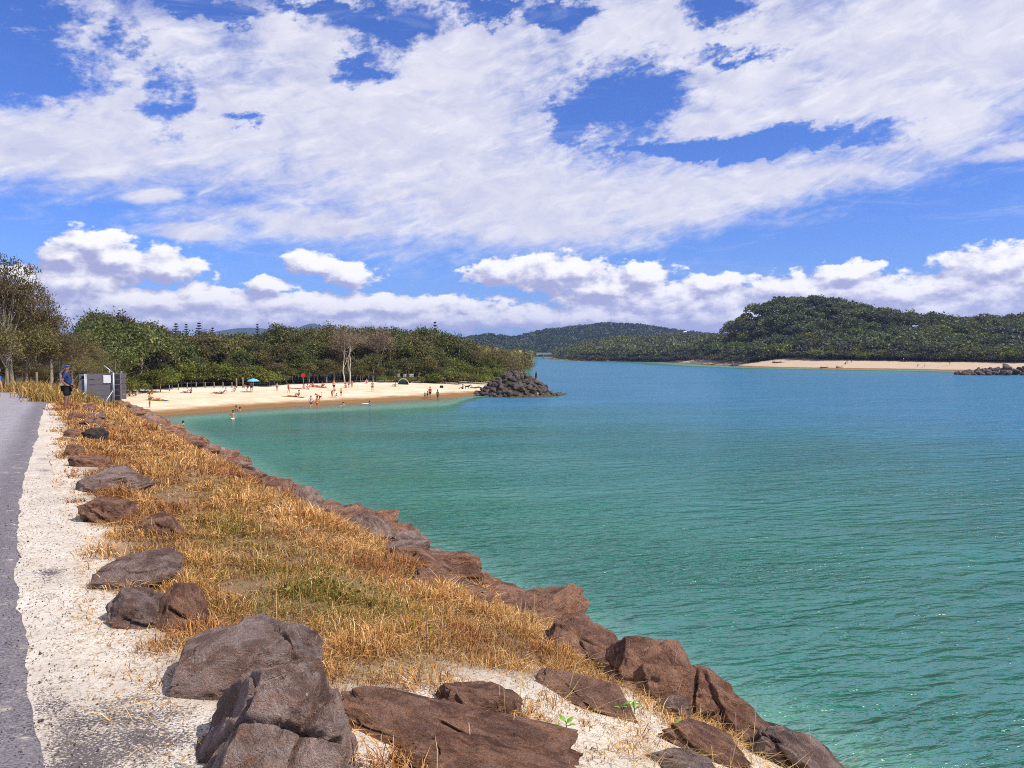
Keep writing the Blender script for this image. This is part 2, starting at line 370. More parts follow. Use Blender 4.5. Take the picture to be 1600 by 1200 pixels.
# polar tessellation, finer close by
def polar(radii, angs):
    Rg, A = np.meshgrid(radii, angs, indexing='ij'); x = Rg * np.sin(A); y = Rg * np.cos(A)
    nr, na = Rg.shape; i = np.arange(nr - 1)[:, None] * na; j = np.arange(na)[None]
    j2 = (j + 1) % na
    f = np.stack((i + j, i + j2, i + na + j2, i + na + j), -1).reshape(-1, 4)[:, ::-1]
    return x.ravel(), y.ravel(), f
angs = np.concatenate((np.arange(-48, 48, 0.2), np.arange(48, 312, 3.0))) * math.pi / 180
rad_near = np.concatenate(([0.05, 0.6, 1.2], np.geomspace(1.8, 1000, 300)))
def masks(x, y, z):
    s, t = s_t(x, y); dl = sdist(x, y, LEFT); dr = sdist(x, y, RIGHT)
    w = 1 - sstep(s, 62, 80)
    beach = np.where(dr > dl, 1.0, 1 - w)
    ragged = t + 0.55 * n2(x, y, 0.7, 3, 21)
    rag = t + 0.35 * n2(x, y, 1.1, 3, 21) - 0.9 * (1 - sstep(s, 2.8, 4.6))
    turf = sstep(rag, 0.40, 1.0) * 0.9 * (1 - sstep(ragged, 5.0, 5.6)) * w * sstep(s + 0.5 * n2(x, y, 1.2, 2, 8), 3.7, 4.9)
    turf = np.maximum(turf, (1 - sstep(t, -7, -5)) * w)
    turf = np.maximum(turf, w * sstep(s, 52, 58) * (1 - sstep(t, 6, 7)))
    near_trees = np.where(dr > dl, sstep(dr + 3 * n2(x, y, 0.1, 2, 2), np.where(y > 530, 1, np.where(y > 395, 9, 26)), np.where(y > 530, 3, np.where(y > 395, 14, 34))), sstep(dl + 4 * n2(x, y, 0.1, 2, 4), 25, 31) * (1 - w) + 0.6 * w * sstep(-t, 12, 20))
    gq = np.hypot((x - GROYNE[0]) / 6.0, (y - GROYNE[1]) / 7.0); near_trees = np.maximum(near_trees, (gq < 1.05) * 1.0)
    grit = 0.72 * np.exp(-((t - 0.25) / 0.42) ** 2) * np.exp(-((s - 3.9) / 1.0) ** 2) + 0.30 * np.exp(-((t - 0.05) / 0.12) ** 2) * w + 0.34 * w * sstep(n2(x, y, 1.4, 3, 61), -0.05, 0.4) * (t > -0.5) * (t < 1.5)
    return beach, turf, near_trees, grit
x, y, f = polar(rad_near, angs); z = terrain(x, y)
s_, t_ = s_t(x, y)
z = z - 0.07 * (1 - sstep(t_, -0.5, -0.4)) * sstep(t_, -4.6, -4.2) * (1 - sstep(s_, 44, 46))
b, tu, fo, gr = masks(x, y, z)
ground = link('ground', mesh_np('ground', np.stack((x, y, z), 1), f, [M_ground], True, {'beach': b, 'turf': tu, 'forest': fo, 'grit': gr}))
tag(ground, 'pale sand, dry turf and forest floor of both river banks', kind='structure')

M_hill, T, o = mat('hill_forest_floor'); P = geo_pos(T)
principled(T, o, T.mix(T.noise(P, 0.02, 5, 0.6), (0.020, 0.035, 0.014), (0.05, 0.07, 0.03)), 1.0, 0.0)
angs2 = np.concatenate((np.arange(-60, 60, 0.4), np.arange(60, 300, 5.0))) * math.pi / 180
x, y, f = polar(np.geomspace(999, 6400, 84), angs2); z = terrain(x, y) + np.maximum(0, 5 * n2(x, y, 0.012, 4, 31)) * sstep(np.hypot(x, y), 1100, 1500) 
hills = link('hills', mesh_np('hills', np.stack((x, y, z), 1), f, [M_hill], True)); tag(hills, 'wooded hills and blue mountains beyond the river', kind='structure')

# ------------------------------------------------------------------ river
M_water, T, o = mat('river_water'); P = geo_pos(T)
dep = attr(T, 'depth')
cur = T.noise(T.scalev(P, (0.02, 0.035, 0)), 1.0, 4, 0.6, 0.5)
deepc = T.mix(T.smooth(cur, 0.35, 0.65), (0.003, 0.094, 0.052), (0.006, 0.145, 0.083))
deepc = T.mix(T.smooth(T.m('ADD', dep, T.m('MULTIPLY', T.m('SUBTRACT', cur, 0.5), 3.0)), 3.7, 6.6), deepc, (0.018, 0.145, 0.25))
bodyc = T.mix(T.smooth(dep, 0.5, 2.6), (0.10, 0.27, 0.18), deepc)
rotv = T.node('ShaderNodeVectorRotate', {'Vector': P, 'Angle': R(-14)}, rotation_type='Z_AXIS').outputs[0]
w1 = T.noise(T.scalev(rotv, (0.55, 1.5, 0)), 1.0, 2, 0.5, 0.4)
w2 = T.noise(T.scalev(rotv, (1.7, 4.2, 0)), 1.0, 3, 0.55, 0.3)
w3 = T.noise(T.scalev(P, (0.05, 0.11, 0)), 1.0, 3, 0.5)
w0 = T.noise(T.scalev(rotv, (0.10, 0.30, 0)), 1.0, 3, 0.55, 0.5)
hgt = T.m('ADD', T.m('ADD', T.m('MULTIPLY', w0, 0.55), T.m('MULTIPLY', w1, 0.40)), T.m('MULTIPLY', w2, T.smooth(w3, 0.34, 0.66, 0.09, 0.34)))
nrm = bump(T, hgt, 1.0, 0.85)
fres = T.node('ShaderNodeFresnel', {'IOR': 1.33, 'Normal': nrm}).outputs[0]
dif = T.node('ShaderNodeBsdfDiffuse', {'Color': bodyc, 'Normal': nrm})
tr = T.node('ShaderNodeBsdfTransparent', {'Color': (0.86, 0.93, 0.86, 1)})
bodys = T.node('ShaderNodeMixShader', {0: T.smooth(dep, 0.0, 1.3, 0.18, 1.0), 1: tr.outputs[0], 2: dif.outputs[0]})
gl = T.node('ShaderNodeBsdfGlossy', {'Color': (1, 1, 1, 1), 'Roughness': 0.13, 'Normal': nrm})
ms = T.node('ShaderNodeMixShader', {0: T.m('MULTIPLY', fres, 0.29, clamp=True), 1: bodys.outputs[0], 2: gl.outputs[0]})
T.l.new(ms.outputs[0], o.inputs['Surface'])
angw = np.concatenate((np.arange(-48, 48, 0.5), np.arange(48, 312, 4.0))) * math.pi / 180
x, y, f = polar(np.concatenate(([0.05], np.geomspace(3, 1600, 190))), angw); z = terrain(x, y)
keep = (z[f] < 0.35).any(1)
f = f[keep]; used, f = np.unique(f, return_inverse=True); f = f.reshape(-1, 4)
water = link('river', mesh_np('river', np.stack((x, y, 0 * x), 1)[used], f, [M_water], True, {'depth': -z[used]}))
tag(water, 'rippled green and blue river water', kind='structure')

# ------------------------------------------------------------------ path
M_path, T, o = mat('asphalt'); P = geo_pos(T)
g1 = T.noise(P, 70, 5, 0.75); g2 = T.noise(P, 3.0, 4, 0.6); g3 = T.noise(P, 40, 3, 0.6)
c = T.mix(T.smooth(g1, 0.35, 0.65), (0.065, 0.058, 0.065), (0.47, 0.43, 0.455))
c = T.mix(T.smooth(g2, 0.4, 0.75, 0, 0.5), c, (0.42, 0.385, 0.40))
c = T.mix(T.smooth(g3, 0.56, 0.66, 0, 0.6), c, (0.06, 0.052, 0.058))
c = T.mix(T.m('MULTIPLY', attr(T, 'edge'), 0.62), c, T.mix(g1, (0.035, 0.03, 0.035), (0.13, 0.11, 0.12)))
drift = T.smooth(T.m('ADD', T.m('MULTIPLY', T.noise(P, 6, 6, 0.75), 0.9), T.m('MULTIPLY', attr(T, 'edge'), 0.22)), 0.72, 0.84)
c = T.mix(T.m('MULTIPLY', drift, T.smooth(attr(T, 'edge'), 0.3, 0.9, 0, 0.7)), c, (0.60, 0.51, 0.40))
principled(T, o, c, 0.9, 0.25, bump(T, T.m('ADD', T.m('MULTIPLY', g1, 0.5), T.m('MULTIPLY', g3, 0.4)), 0.8, 0.012))
def bend(s): return np.interp(s, [4, 5.7, 7.6, 15, 22, 28, 45], [0.0, -0.09, -0.20, -0.20, -0.03, 0.0, 0.34]) - np.maximum(0, s - 46) ** 2 * 0.03      # the far end swings left
S = np.concatenate((np.arange(-25, 14, 0.10), np.arange(14, 66, 0.25))); cols_t = np.array([-4.2, -3, -2, -1.2, -0.7, -0.4, -0.22, -0.1, 0.0])
SS, TT = np.meshgrid(S, cols_t, indexing='ij')
edge = 0.07 * n2(SS, SS * 0, 0.45, 3, 12) + 0.05 * n2(SS, SS * 0, 2.3, 4, 13) + 0.025 * n2(SS, SS * 0, 11, 2, 14)
tt = TT + edge * (TT > -0.8) + bend(SS)
xx, yy = from_st(SS, tt)
zz_ = np.interp(np.clip(TT, -9, 0), PT, PZ) - 0.016 * np.clip(SS, 0, 40) + 0.022 - 0.025 * (TT > -0.05)
zz_ = np.maximum(zz_, terrain(xx.ravel(), yy.ravel()).reshape(xx.shape) + np.where(SS > 42, 0.03, -1))
v = np.stack((xx, yy, zz_), -1); nr, nc = SS.shape
low = v[:, -1].copy(); low[:, 2] -= 0.12; low[:, 0] += 0.02
v = np.concatenate((v, low[:, None]), 1).reshape(-1, 3); nc += 1
ii = (np.arange(nr - 1)[:, None] * nc + np.arange(nc - 1)[None]).ravel()
f = np.stack((ii, ii + 1, ii + nc + 1, ii + nc), 1)[:, ::-1]
eg = np.concatenate((sstep(TT, -0.65, -0.25), np.ones((nr, 1))), 1).ravel()
tag(link('path', mesh_np('path', v, f, [M_path], True, {'edge': eg})), 'grey asphalt path along the sea wall', kind='structure')

# ------------------------------------------------------------------ foliage
def leaf_mat(name, dark, light, tip=None, trans=0.25, vs=0.25):
    m_, T, o = mat(name)
    oi = T.node('ShaderNodeObjectInfo'); P = T.node('ShaderNodeTexCoord').outputs['Object']
    lv = attr(T, 'leaf'); n = T.noise(T.vm('ADD', P, T.vm('SCALE', oi.outputs['Location'], None)), vs, 3, 0.6)
    c = T.mix(T.m('ADD', T.m('MULTIPLY', lv, 0.7), T.m('MULTIPLY', T.m('SUBTRACT', n, 0.35), 0.9), clamp=True), dark, light)
    if tip: c = T.mix(T.smooth(T.m('ADD', lv, T.m('SUBTRACT', n, 0.5)), 0.75, 1.0), c, tip)
    hsv = T.node('ShaderNodeHueSaturation', {'Hue': T.m('MULTIPLY_ADD', oi.outputs['Random'], 0.035, 0.4825), 'Saturation': 1.0,
                 'Value': T.m('MULTIPLY_ADD', oi.outputs['Random'], 0.55, 0.72), 'Color': c})
    c = hsv.outputs[0]
    d = T.node('ShaderNodeBsdfPrincipled', {'Base Color': c, 'Roughness': 0.6, 'Specular IOR Level': 0.25})
    t = T.node('ShaderNodeBsdfTranslucent', {'Color': c})
    ms = T.node('ShaderNodeMixShader', {0: trans, 1: d.outputs[0], 2: t.outputs[0]}); T.l.new(ms.outputs[0], o.inputs['Surface'])
    return m_
L_dark = leaf_mat('leaves_dark_green', (0.030, 0.048, 0.011), (0.155, 0.158, 0.040), (0.24, 0.22, 0.07))
L_olive = leaf_mat('leaves_olive', (0.052, 0.050, 0.014), (0.185, 0.155, 0.050), (0.26, 0.20, 0.08))
L_lime = leaf_mat('leaves_yellow_green', (0.060, 0.085, 0.012), (0.20, 0.22, 0.035), (0.32, 0.29, 0.06), 0.35)
L_grey = leaf_mat('leaves_grey_green', (0.045, 0.055, 0.028), (0.12, 0.135, 0.065), (0.17, 0.17, 0.10))
L_brown = leaf_mat('needles_brown', (0.070, 0.058, 0.022), (0.21, 0.165, 0.062), (0.30, 0.23, 0.10), 0.3)
L_dead = leaf_mat('dead_twigs', (0.11, 0.075, 0.045), (0.26, 0.19, 0.13), None, 0.1)
L_pine = leaf_mat('pine_needles', (0.012, 0.026, 0.014), (0.035, 0.055, 0.03), None, 0.05)
L_far = leaf_mat('far_forest_leaves', (0.020, 0.040, 0.016), (0.07, 0.10, 0.035), (0.11, 0.13, 0.05), 0.15, 0.03)
L_hill = leaf_mat('leaves_hill_green', (0.034, 0.056, 0.018), (0.175, 0.195, 0.064), (0.25, 0.25, 0.09), 0.25, 0.12)
B_grey = plain('bark_grey', (0.26, 0.22, 0.18), 0.9, 0.1, 0.25, 3)
B_white = plain('bark_white', (0.46, 0.39, 0.32), 0.9, 0.1, 0.2, 2)
B_dark = plain('bark_dark', (0.10, 0.075, 0.055), 0.9, 0.1, 0.25, 3)

def leaf_quads(c, size, r, aspect=0.55, up=0.35, droop=False):
    """a quad at each centre; returns verts, faces, one value per vertex"""
    n = len(c); size = np.broadcast_to(size, (n,))[:, None]
    if droop:
        a = r.normal(size=(n, 3)) * 0.7; a[:, 2] -= 0.8
    else:
        a = r.normal(size=(n, 3))
    a /= np.linalg.norm(a, axis=1, keepdims=True)
    b = np.cross(a, r.normal(size=(n, 3)) + np.array((0, 0, up))); b /= np.linalg.norm(b, axis=1, keepdims=True) + 1e-9
    a = a * size * 0.5; b = b * size * 0.5 * aspect
    v = np.stack((c - a, c + b * 1.0 - a * 0.1, c + a, c - b - a * 0.1), 1).reshape(-1, 3)
    f = np.arange(n * 4).reshape(n, 4)
    return v, f, np.repeat(r.random(n), 4)
def crown_points(r, clumps, per, rx, rz, zc, clump_r, shell=0.55, flat=0.0, lobes=5):
    """leaf centres in clumps that sit on lobes of an uneven crown"""
    lob = r.normal(size=(lobes, 3)); lob /= np.linalg.norm(lob, axis=1, keepdims=True); lob[:, 2] = np.abs(lob[:, 2]) * 0.9 - 0.15
    lr = r.uniform(0.45, 0.72, lobes); lc = lob * (1 - lr)[:, None] * 1.05
    k = r.integers(0, lobes, clumps)
    d = r.normal(size=(clumps, 3)); d /= np.linalg.norm(d, axis=1, keepdims=True)
    d[:, 2] = np.where(d[:, 2] < -0.35, -d[:, 2] * 0.6, d[:, 2])
    rad = lr[k] * (shell + (1 - shell) * r.random(clumps)) ** 0.7 * r.uniform(0.8, 1.12, clumps)
    cc = lc[k] + d * rad[:, None]
    cc = cc * np.array((rx, rx, rz)) + np.array((0, 0, zc))
    p = np.repeat(cc, per, 0) + r.normal(size=(clumps * per, 3)) * clump_r * np.array((1, 1, 0.6))
    return p, cc
def branches(mb, base_r, top, targets, r, n=6, bend_=0.06, start=0.35):
    """a tapered leaning trunk with limbs towards crown targets"""
    H = top[2]
    pts = [np.array((0, 0, -0.4))]
    for k in range(1, 6):
        q = k / 5; pts.append(np.array((top[0] * q, top[1] * q, H * q)) + r.normal(size=3) * np.array((1, 1, 0)) * bend_ * H * (q * (1.2 - q)))
    mb.tube(pts, [base_r * (1.25 - 0.95 * k / 5) for k in range(6)], n)
    for tg in targets:
        q = r.uniform(start, 0.92); i = min(int(q * 5), 4); a = pts[i] + (pts[i + 1] - pts[i]) * (q * 5 - i)
        mid_ = (a + tg) / 2 + np.array((0, 0, 0.10 * np.linalg.norm(tg - a))) + r.normal(size=3) * 0.05 * H * 0.6
        rr = base_r * (1.1 - 0.8 * q) * 0.55
        mb.tube([a, mid_, tg], [rr, rr * 0.6, rr * 0.18], max(4, n - 2), cap=False)

def make_tree(kind, seed, lmat, bmat, H, rx, clumps, per, leaf, zc=0.56, rz=0.47, clump_r=0.42, trunk_r=0.16, limbs=9, droop=False, aspect=0.55, shell=0.55, lobes=6):
    r = np.random.default_rng(seed)
    p, cc = crown_points(r, clumps, per, rx, rz * H, zc * H, clump_r, shell, lobes=lobes)
    if droop: p = p - np.array((0, 0, 1)) * (r.random(len(p)) * 0.45)[:, None]
    v, f, val = leaf_quads(p, r.uniform(0.6, 1.3, len(p)) * leaf, r, aspect, droop=droop)
    crown = mesh_np('crown', v, f, [lmat], False, {'leaf': val})
    mb = MB(); tg = cc[r.choice(len(cc), limbs, replace=False)]
    branches(mb, trunk_r, (r.normal() * 0.06 * H, r.normal() * 0.06 * H, H * 0.72), tg, r)
    trunk = mb.mesh('trunk', bmat, True)
    return {'kind': kind, 'crown': crown, 'trunk': trunk, 'H': H, 'R': rx}
def plant(proto, loc, h, label, cat, group=None, wide=1.0, name=None):
    root = bpy.data.objects.new(name or proto['kind'], None); COL.objects.link(root)
    sc_ = h / proto['H']; root.location = loc; root.rotation_euler = (0, 0, random.uniform(0, 6.28)); root.scale = (sc_ * wide, sc_ * wide, sc_)
    root.empty_display_size = 0.3
    link('trunk' if cat != 'bush' else 'stem', proto['trunk'], root); link('crown' if cat != 'bush' else 'foliage', proto['crown'], root)
    return tag(root, label, cat, group)

P_dark = [make_tree('coastal_tree', 100 + i, L_dark, B_grey, 10, 4.2, 150, 26, 0.42, clump_r=0.5) for i in range(4)]
P_olive = [make_tree('olive_tree', 120 + i, L_olive, B_grey, 10, 4.0, 140, 24, 0.40, clump_r=0.48) for i in range(4)]
P_bush = [make_tree('lime_bush', 140 + i, L_lime, B_grey, 4, 2.8, 110, 24, 0.34, zc=0.42, rz=0.52, clump_r=0.34, trunk_r=0.07, limbs=6) for i in range(3)]
P_cas = [make_tree('casuarina_tree', 160 + i, L_brown, B_grey, 10, 3.6, (190, 190, 100)[i], (60, 60, 75)[i], 0.26, zc=0.54, rz=0.50, clump_r=0.30, trunk_r=0.17, limbs=26, droop=True, aspect=0.26, shell=0.35, lobes=9) for i in range(3)]
P_dead = [make_tree('dying_tree', 180, L_dead, B_grey, 10, 3.0, 150, 22, 0.45, clump_r=0.45, trunk_r=0.14, limbs=14, aspect=0.12, shell=0.4)]
P_man = [make_tree('mangrove_tree', 190 + i, L_grey, B_grey, 6, 4.0, 120, 18, 0.55, zc=0.5, rz=0.5, clump_r=0.5, trunk_r=0.10, limbs=8) for i in range(3)]
P_manb = [make_tree('brown_mangrove', 195, L_brown, B_grey, 6, 3.6, 120, 16, 0.5, zc=0.5, rz=0.5, clump_r=0.45, trunk_r=0.10, limbs=14, aspect=0.25)]
P_hill = [make_tree('hill_tree', 200 + i, L_hill, B_grey, 9, 5.2, 64, 20, 0.95, zc=0.5, rz=0.5, clump_r=0.7, trunk_r=0.18, limbs=6) for i in range(4)]
P_hill2 = [make_tree('hill_tree', 210 + i, L_grey, B_grey, 9, 5.2, 64, 20, 0.95, zc=0.5, rz=0.5, clump_r=0.7, trunk_r=0.18, limbs=6) for i in range(2)]
P_hill3 = [make_tree('hill_tree', 215 + i, L_lime, B_grey, 9, 5.0, 64, 20, 0.9, zc=0.5, rz=0.5, clump_r=0.7, trunk_r=0.18, limbs=6) for i in range(2)]
P_lhill = [make_tree('shore_shrub', 220 + i, L_lime, B_grey, 4, 3.2, 50, 18, 0.6, zc=0.5, rz=0.5, clump_r=0.45, trunk_r=0.08, limbs=5) for i in range(2)]
P_ghill = [make_tree('shore_shrub', 230 + i, L_grey, B_grey, 4, 3.2, 50, 18, 0.6, zc=0.5, rz=0.5, clump_r=0.45, trunk_r=0.08, limbs=5) for i in range(2)]

def skyline_h(px, ysky, d, ground_z): return 7 + (550 - ysky) * d / FPX - ground_z
SKX = [120, 160, 200, 240, 270, 330, 400, 440, 500, 545, 600, 640, 660, 690, 720, 760, 800, 830]
SKY = [492, 488, 494, 506, 514, 520, 521, 511, 512, 508, 514, 510, 517, 506, 524, 545, 552, 560]
EDX = [150, 190, 300, 420, 500, 560, 650, 740, 800]; EDD = [96, 108, 126, 130, 136, 142, 150, 158, 168]
# ---- woods behind the left beach, rows from the beach back
DESC = {'coastal_tree': ('dark green broadleaf tree in the woods behind the sandy beach', 'dark green trees in the beach woods'),
        'olive_tree': ('olive green tree in the woods behind the sandy beach', 'olive trees in the beach woods')}
rr = random.Random(5)
for row, (off, fac, step) in enumerate(((2, 0.50, 24), (6, 0.78, 20), (12, 0.92, 20), (20, 1.0, 20), (32, 1.0, 26), (46, 0.98, 34))):
    px = 150 + rr.uniform(0, 10)
    while px < (772 if row < 3 else 740):
        d = np.interp(px, EDX, EDD) + off + rr.uniform(-2.5, 2.5)
        p = at_dist(px, d); h = skyline_h(px, np.interp(px, SKX, SKY), d, p[2]) * fac * rr.uniform(0.84, 1.16)
        if not (690 < px < 800 and row < 2) and h > 2.5:
            brown = 560 < px < 615 and row in (1, 2)
            if 536 < px < 562 and row < 2:
                pr = None
            else:
                pr = (rr.choice(P_olive) if (brown or rr.random() < 0.42) else rr.choice(P_dark))
            if pr:
                where = 'near the plank enclosure' if px < 290 else 'behind the lime bushes' if px < 440 else 'beside the white dying trunks' if px < 610 else 'behind the sun tent'
                rowt = ('low ', 'low ', 'mid height ', 'tall ', 'rear ', 'rear ')[row]
                lb = rowt + ('dark green' if pr in P_dark else 'olive green') + ' tree of the beach woods ' + where
                plant(pr, p, h, lb, 'tree', lb.replace('tree of', 'trees of'), rr.uniform(0.82, 1.1) * min(1.0, 8 / h + 0.15))
        px += step * rr.uniform(0.75, 1.3)
for row in range(2):
    for px in np.arange(425 if row == 0 else 160, 690, 12):
        if 530 < px < 556 and row == 0: continue
        d = np.interp(px, EDX, EDD) + 1.0 + row * 7 + rr.uniform(-1, 1); p = at_dist(px + rr.uniform(-3, 3), d); pr = rr.choice(P_dark + P_olive)
        dk = pr in P_dark; lb = ('dark green' if dk else 'olive') + ' shrub filling the foot of the beach woods ' + ('along the sand' if row == 0 else 'behind the first trees')
        plant(pr, p, rr.uniform(2.2, 4.0) + row * 1.2, lb, 'bush', lb.replace('shrub', 'shrubs'), 1.5, 'understory_shrub')
for px in np.arange(-40, 165, 13):
    d = np.interp(px, [0, 165], [57, 84]) + rr.uniform(-2, 2); p = at_dist(px, d)
    plant(P_cas[rr.randrange(3)], p, rr.uniform(2.0, 3.4), 'low brown casuarina scrub at the foot of the casuarinas', 'bush', 'low casuarina scrub', 1.9, 'casuarina_scrub')
p = at_dist(546, 139); plant(P_dead[0], p, 11.0, 'dying tree with bare white trunk and brown twigs behind the beach', 'tree')
p = at_dist(588, 146); plant(P_dead[0], p, 11.0, 'brown leafless crowned tree beside the white trunked dying tree', 'tree', None, 1.1)
# bare white trunks standing at the wood edge
for k, (a, b_) in enumerate(((539, 26), (547, 29))):
    p = at_dist(a, 137 + k); mb = MB(); r_ = np.random.default_rng(k); branches(mb, 0.11, (0.3 * (k - 1), 0.3, b_ / FPX * 137 * 2.0), [np.array((r_.normal() * 1.2, r_.normal(), 6 + r_.random() * 2)) for _ in range(3)], r_)
    tr_ = link('bare_tree', None, loc=p); mb.obj('trunk', B_white, tr_, True); tag(tr_, 'bare white tree trunk at the edge of the woods behind the beach', 'tree', 'bare white trunks at the wood edge')
# lime bushes in front of the woods
for px in np.arange(176, 262, 10):
    d = np.interp(px, EDX, EDD) + rr.uniform(-5, 0); p = at_dist(px, d)
    plant(rr.choice(P_bush), p, rr.uniform(1.8, 4.0), 'yellow green bush between the grey plank enclosure and the woods', 'bush', 'yellow green bushes at the near end of the beach', rr.uniform(0.9, 1.2))
for px in np.arange(262, 430, 11):
    px = px + rr.uniform(-6, 6); d = np.interp(px, EDX, EDD) + rr.uniform(-4, 2); p = at_dist(px, d)
    plant(rr.choice(P_bush), p, rr.uniform(1.5, 4.6), 'yellow green bush along the back of the sandy beach', 'bush', 'yellow green bushes at the back of the beach', rr.uniform(0.9, 1.3))
for px in np.arange(596, 690, 15):
    d = np.interp(px, EDX, EDD) - 1; p = at_dist(px, d)
    plant(rr.choice(P_bush), p, rr.uniform(1.3, 2.4), 'low green bush under the wood edge near the sun tent', 'bush', 'low bushes behind the sun tent', rr.uniform(0.9, 1.3))
for row in range(4):
    for px in np.arange(672 + row * 6, 802 - row * 4, 15):
        d = np.interp(px, EDX, EDD) + row * 5 + rr.uniform(-1.5, 1.5); p = at_dist(px, d)
        top = np.interp(px, [672, 700, 740, 780, 810], [538, 536, 541, 549, 560]) + (3 - row) * 13
        h = max(1.8, skyline_h(px, top, d, p[2]))
        plant(rr.choice(P_bush), p, h, 'bright green bush on the thick scrub slope beside the rock groyne', 'bush', 'bright green scrub beside the rock groyne', rr.uniform(0.9, 1.15) * min(1.3, 3.6 / h))
for px, d, h in ((806, 168, 5.2), (798, 176, 6.0), (812, 190, 6.2), (788, 182, 7), (817, 215, 5.5), (808, 205, 6.6), (772, 190, 8), (820, 250, 5.0), (815, 280, 6)):
    p = at_dist(px, d); p[2] = max(p[2], 0.1)
    plant(P_manb[0], p, h, 'brown sparse mangrove on the point behind the rock groyne', 'tree', 'brown mangroves behind the groyne', 1.0)
# casuarinas beside the path on the left
CAS = [(20, 58, 11.2, 0.85), (-30, 60, 11.0, 1.0), (75, 66, 8.6, 1.0), (118, 74, 7.6, 1.0), (45, 60, 6.0, 1.25), (95, 62, 5.2, 1.2), (5, 56, 5.6, 1.3), (140, 84, 7.4, 1.0), (-60, 55, 9, 1.1), (60, 72, 8.5, 1.1), (-10, 70, 9, 1.2), (110, 68, 4.4, 1.3), (25, 66, 8.0, 1.2), (85, 78, 9.0, 1.1), (130, 70, 4.0, 1.2)]
for k, (px, d, h, w_) in enumerate(CAS):
    p = at_dist(px, d)
    if k == 0: lb, gp = 'tall casuarina with open brown drooping crown rising over the path bend', None
    else:
        lb = ('tall' if h > 8.8 else 'mid height' if h > 6.5 else 'low') + ' brown casuarina tree ' + ('behind the walker' if px < 30 else 'between the walker and the man' if px < 100 else 'behind the standing man'); gp = lb.replace('tree', 'trees')
    plant(P_cas[2 if k < 2 else k % 2], p, h, lb, 'tree', gp, w_)
for px, d, h in ((150, 100, 9.5), (172, 104, 10.2), (195, 108, 10.4), (215, 112, 10), (236, 118, 9.4), (178, 98, 7.5), (160, 92, 6.5)):
    p = at_dist(px, d); plant(rr.choice(P_dark), p, h, 'dark green tree between the casuarinas and the beach woods', 'tree', 'dark green trees beside the casuarinas', 1.0)
p = at_dist(174, 82); mb = MB(); r_ = np.random.default_rng(4)
branches(mb, 0.13, (0.9, 0.2, 4.6), [np.array((1.9, 0.2, 5.6)), np.array((0.2, 0.5, 5.8)), np.array((-1.4, 0, 4.4)), np.array((1.2, -0.6, 6.0)), np.array((2.4, 0.3, 4.6))], r_)
tr_ = link('bare_tree', None, loc=p); mb.obj('trunk', B_grey, tr_, True); tag(tr_, 'bare forked grey tree behind the grey plank enclosure', 'tree')
# ---- Norfolk pines on the skyline
def make_pine(seed):
    r = np.random.default_rng(seed); pts = []; mb = MB(); H = 20
    mb.tube([(0, 0, -0.5), (0, 0, H * 0.5), (0, 0, H)], [0.35, 0.22, 0.04], 6)
    for z in np.arange(4, H, 1.15):
        L = (H - z) * 0.20 + 0.4
        for k in range(6):
            a = k * 1.047 + z; e = np.array((math.cos(a) * L, math.sin(a) * L, z + 0.25 * L)); mb.tube([(0, 0, z), tuple(e)], [0.06, 0.02], 4, False)
            q = r.random(26)[:, None]; pts.append(np.array((0, 0, z)) * (1 - q) + e * q + r.normal(size=(26, 3)) * np.array((0.16, 0.16, 0.12)))
    p = np.concatenate(pts); v, f, val = leaf_quads(p, 0.5, r, 0.35)
    return {'kind': 'norfolk_pine', 'crown': mesh_np('crown', v, f, [L_pine], False, {'leaf': val}), 'trunk': mb.mesh('trunk', B_dark, True), 'H': H, 'R': 3}
PINE = make_pine(3)
for px, top in ((276, 503), (292, 504), (312, 502), (333, 510), (403, 504), (446, 510), (506, 506), (612, 508), (680, 500), (468, 511)):
    d = 250 + rr.uniform(-20, 20) if px != 680 else 190; p = at_dist(px, d); plant(PINE, p, skyline_h(px, top, d, p[2]), 'tall dark pine with tiered branches poking above the beach woods', 'tree', 'tiered pines above the beach woods', rr.uniform(0.55, 1.1))
# ---- right bank: shore shrubs and hill forest
for row in range(3):
    for px in np.arange(885, 1660, 8 + row * 2):
        pj = px + rr.uniform(-4, 4); ys_ = np.linspace(250, 760, 600); xs_ = (pj - 800) / FPX * ys_; dd = sdist(xs_, ys_, RIGHT); ok_ = dd > np.where(ys_ > 530, 1.5, np.where(ys_ > 395, 7, 24)) + row * 6
        if not ok_.any(): continue
        j = np.argmax(ok_); d2 = np.array((xs_[j], ys_[j] + rr.uniform(-1.5, 1.5), 0)); d2[2] = tz(d2[0], d2[1]) - 0.3
        lime = rr.random() < (0.45 if px > 1260 else 0.12)
        lb = ('yellow green' if lime else 'grey green') + ' shrub ' + ('edging the far bank sand' if row == 0 else 'in the scrub behind the far bank sand')
        plant(rr.choice(P_lhill if lime else P_ghill), d2, rr.uniform(3.2, 5.2) + row * 1.4, lb, 'bush', lb.replace('shrub', 'shrubs'), rr.uniform(1.1, 1.5))
cand = []
r_ = np.random.default_rng(11)
gx, gy = np.meshgrid(np.arange(60, 460, 8.2), np.arange(345, 560, 8.6)); gx = (gx + r_.uniform(-3, 3, gx.shape)).ravel(); gy = (gy + r_.uniform(-3, 3, gy.shape)).ravel()
dR = sdist(gx, gy, RIGHT); gz = terrain(gx, gy)
ppx = 800 + gx / gy * FPX
ok = (dR > np.where(gy > 395, 12, 34)) & (ppx < 1680) & (ppx > 1000)
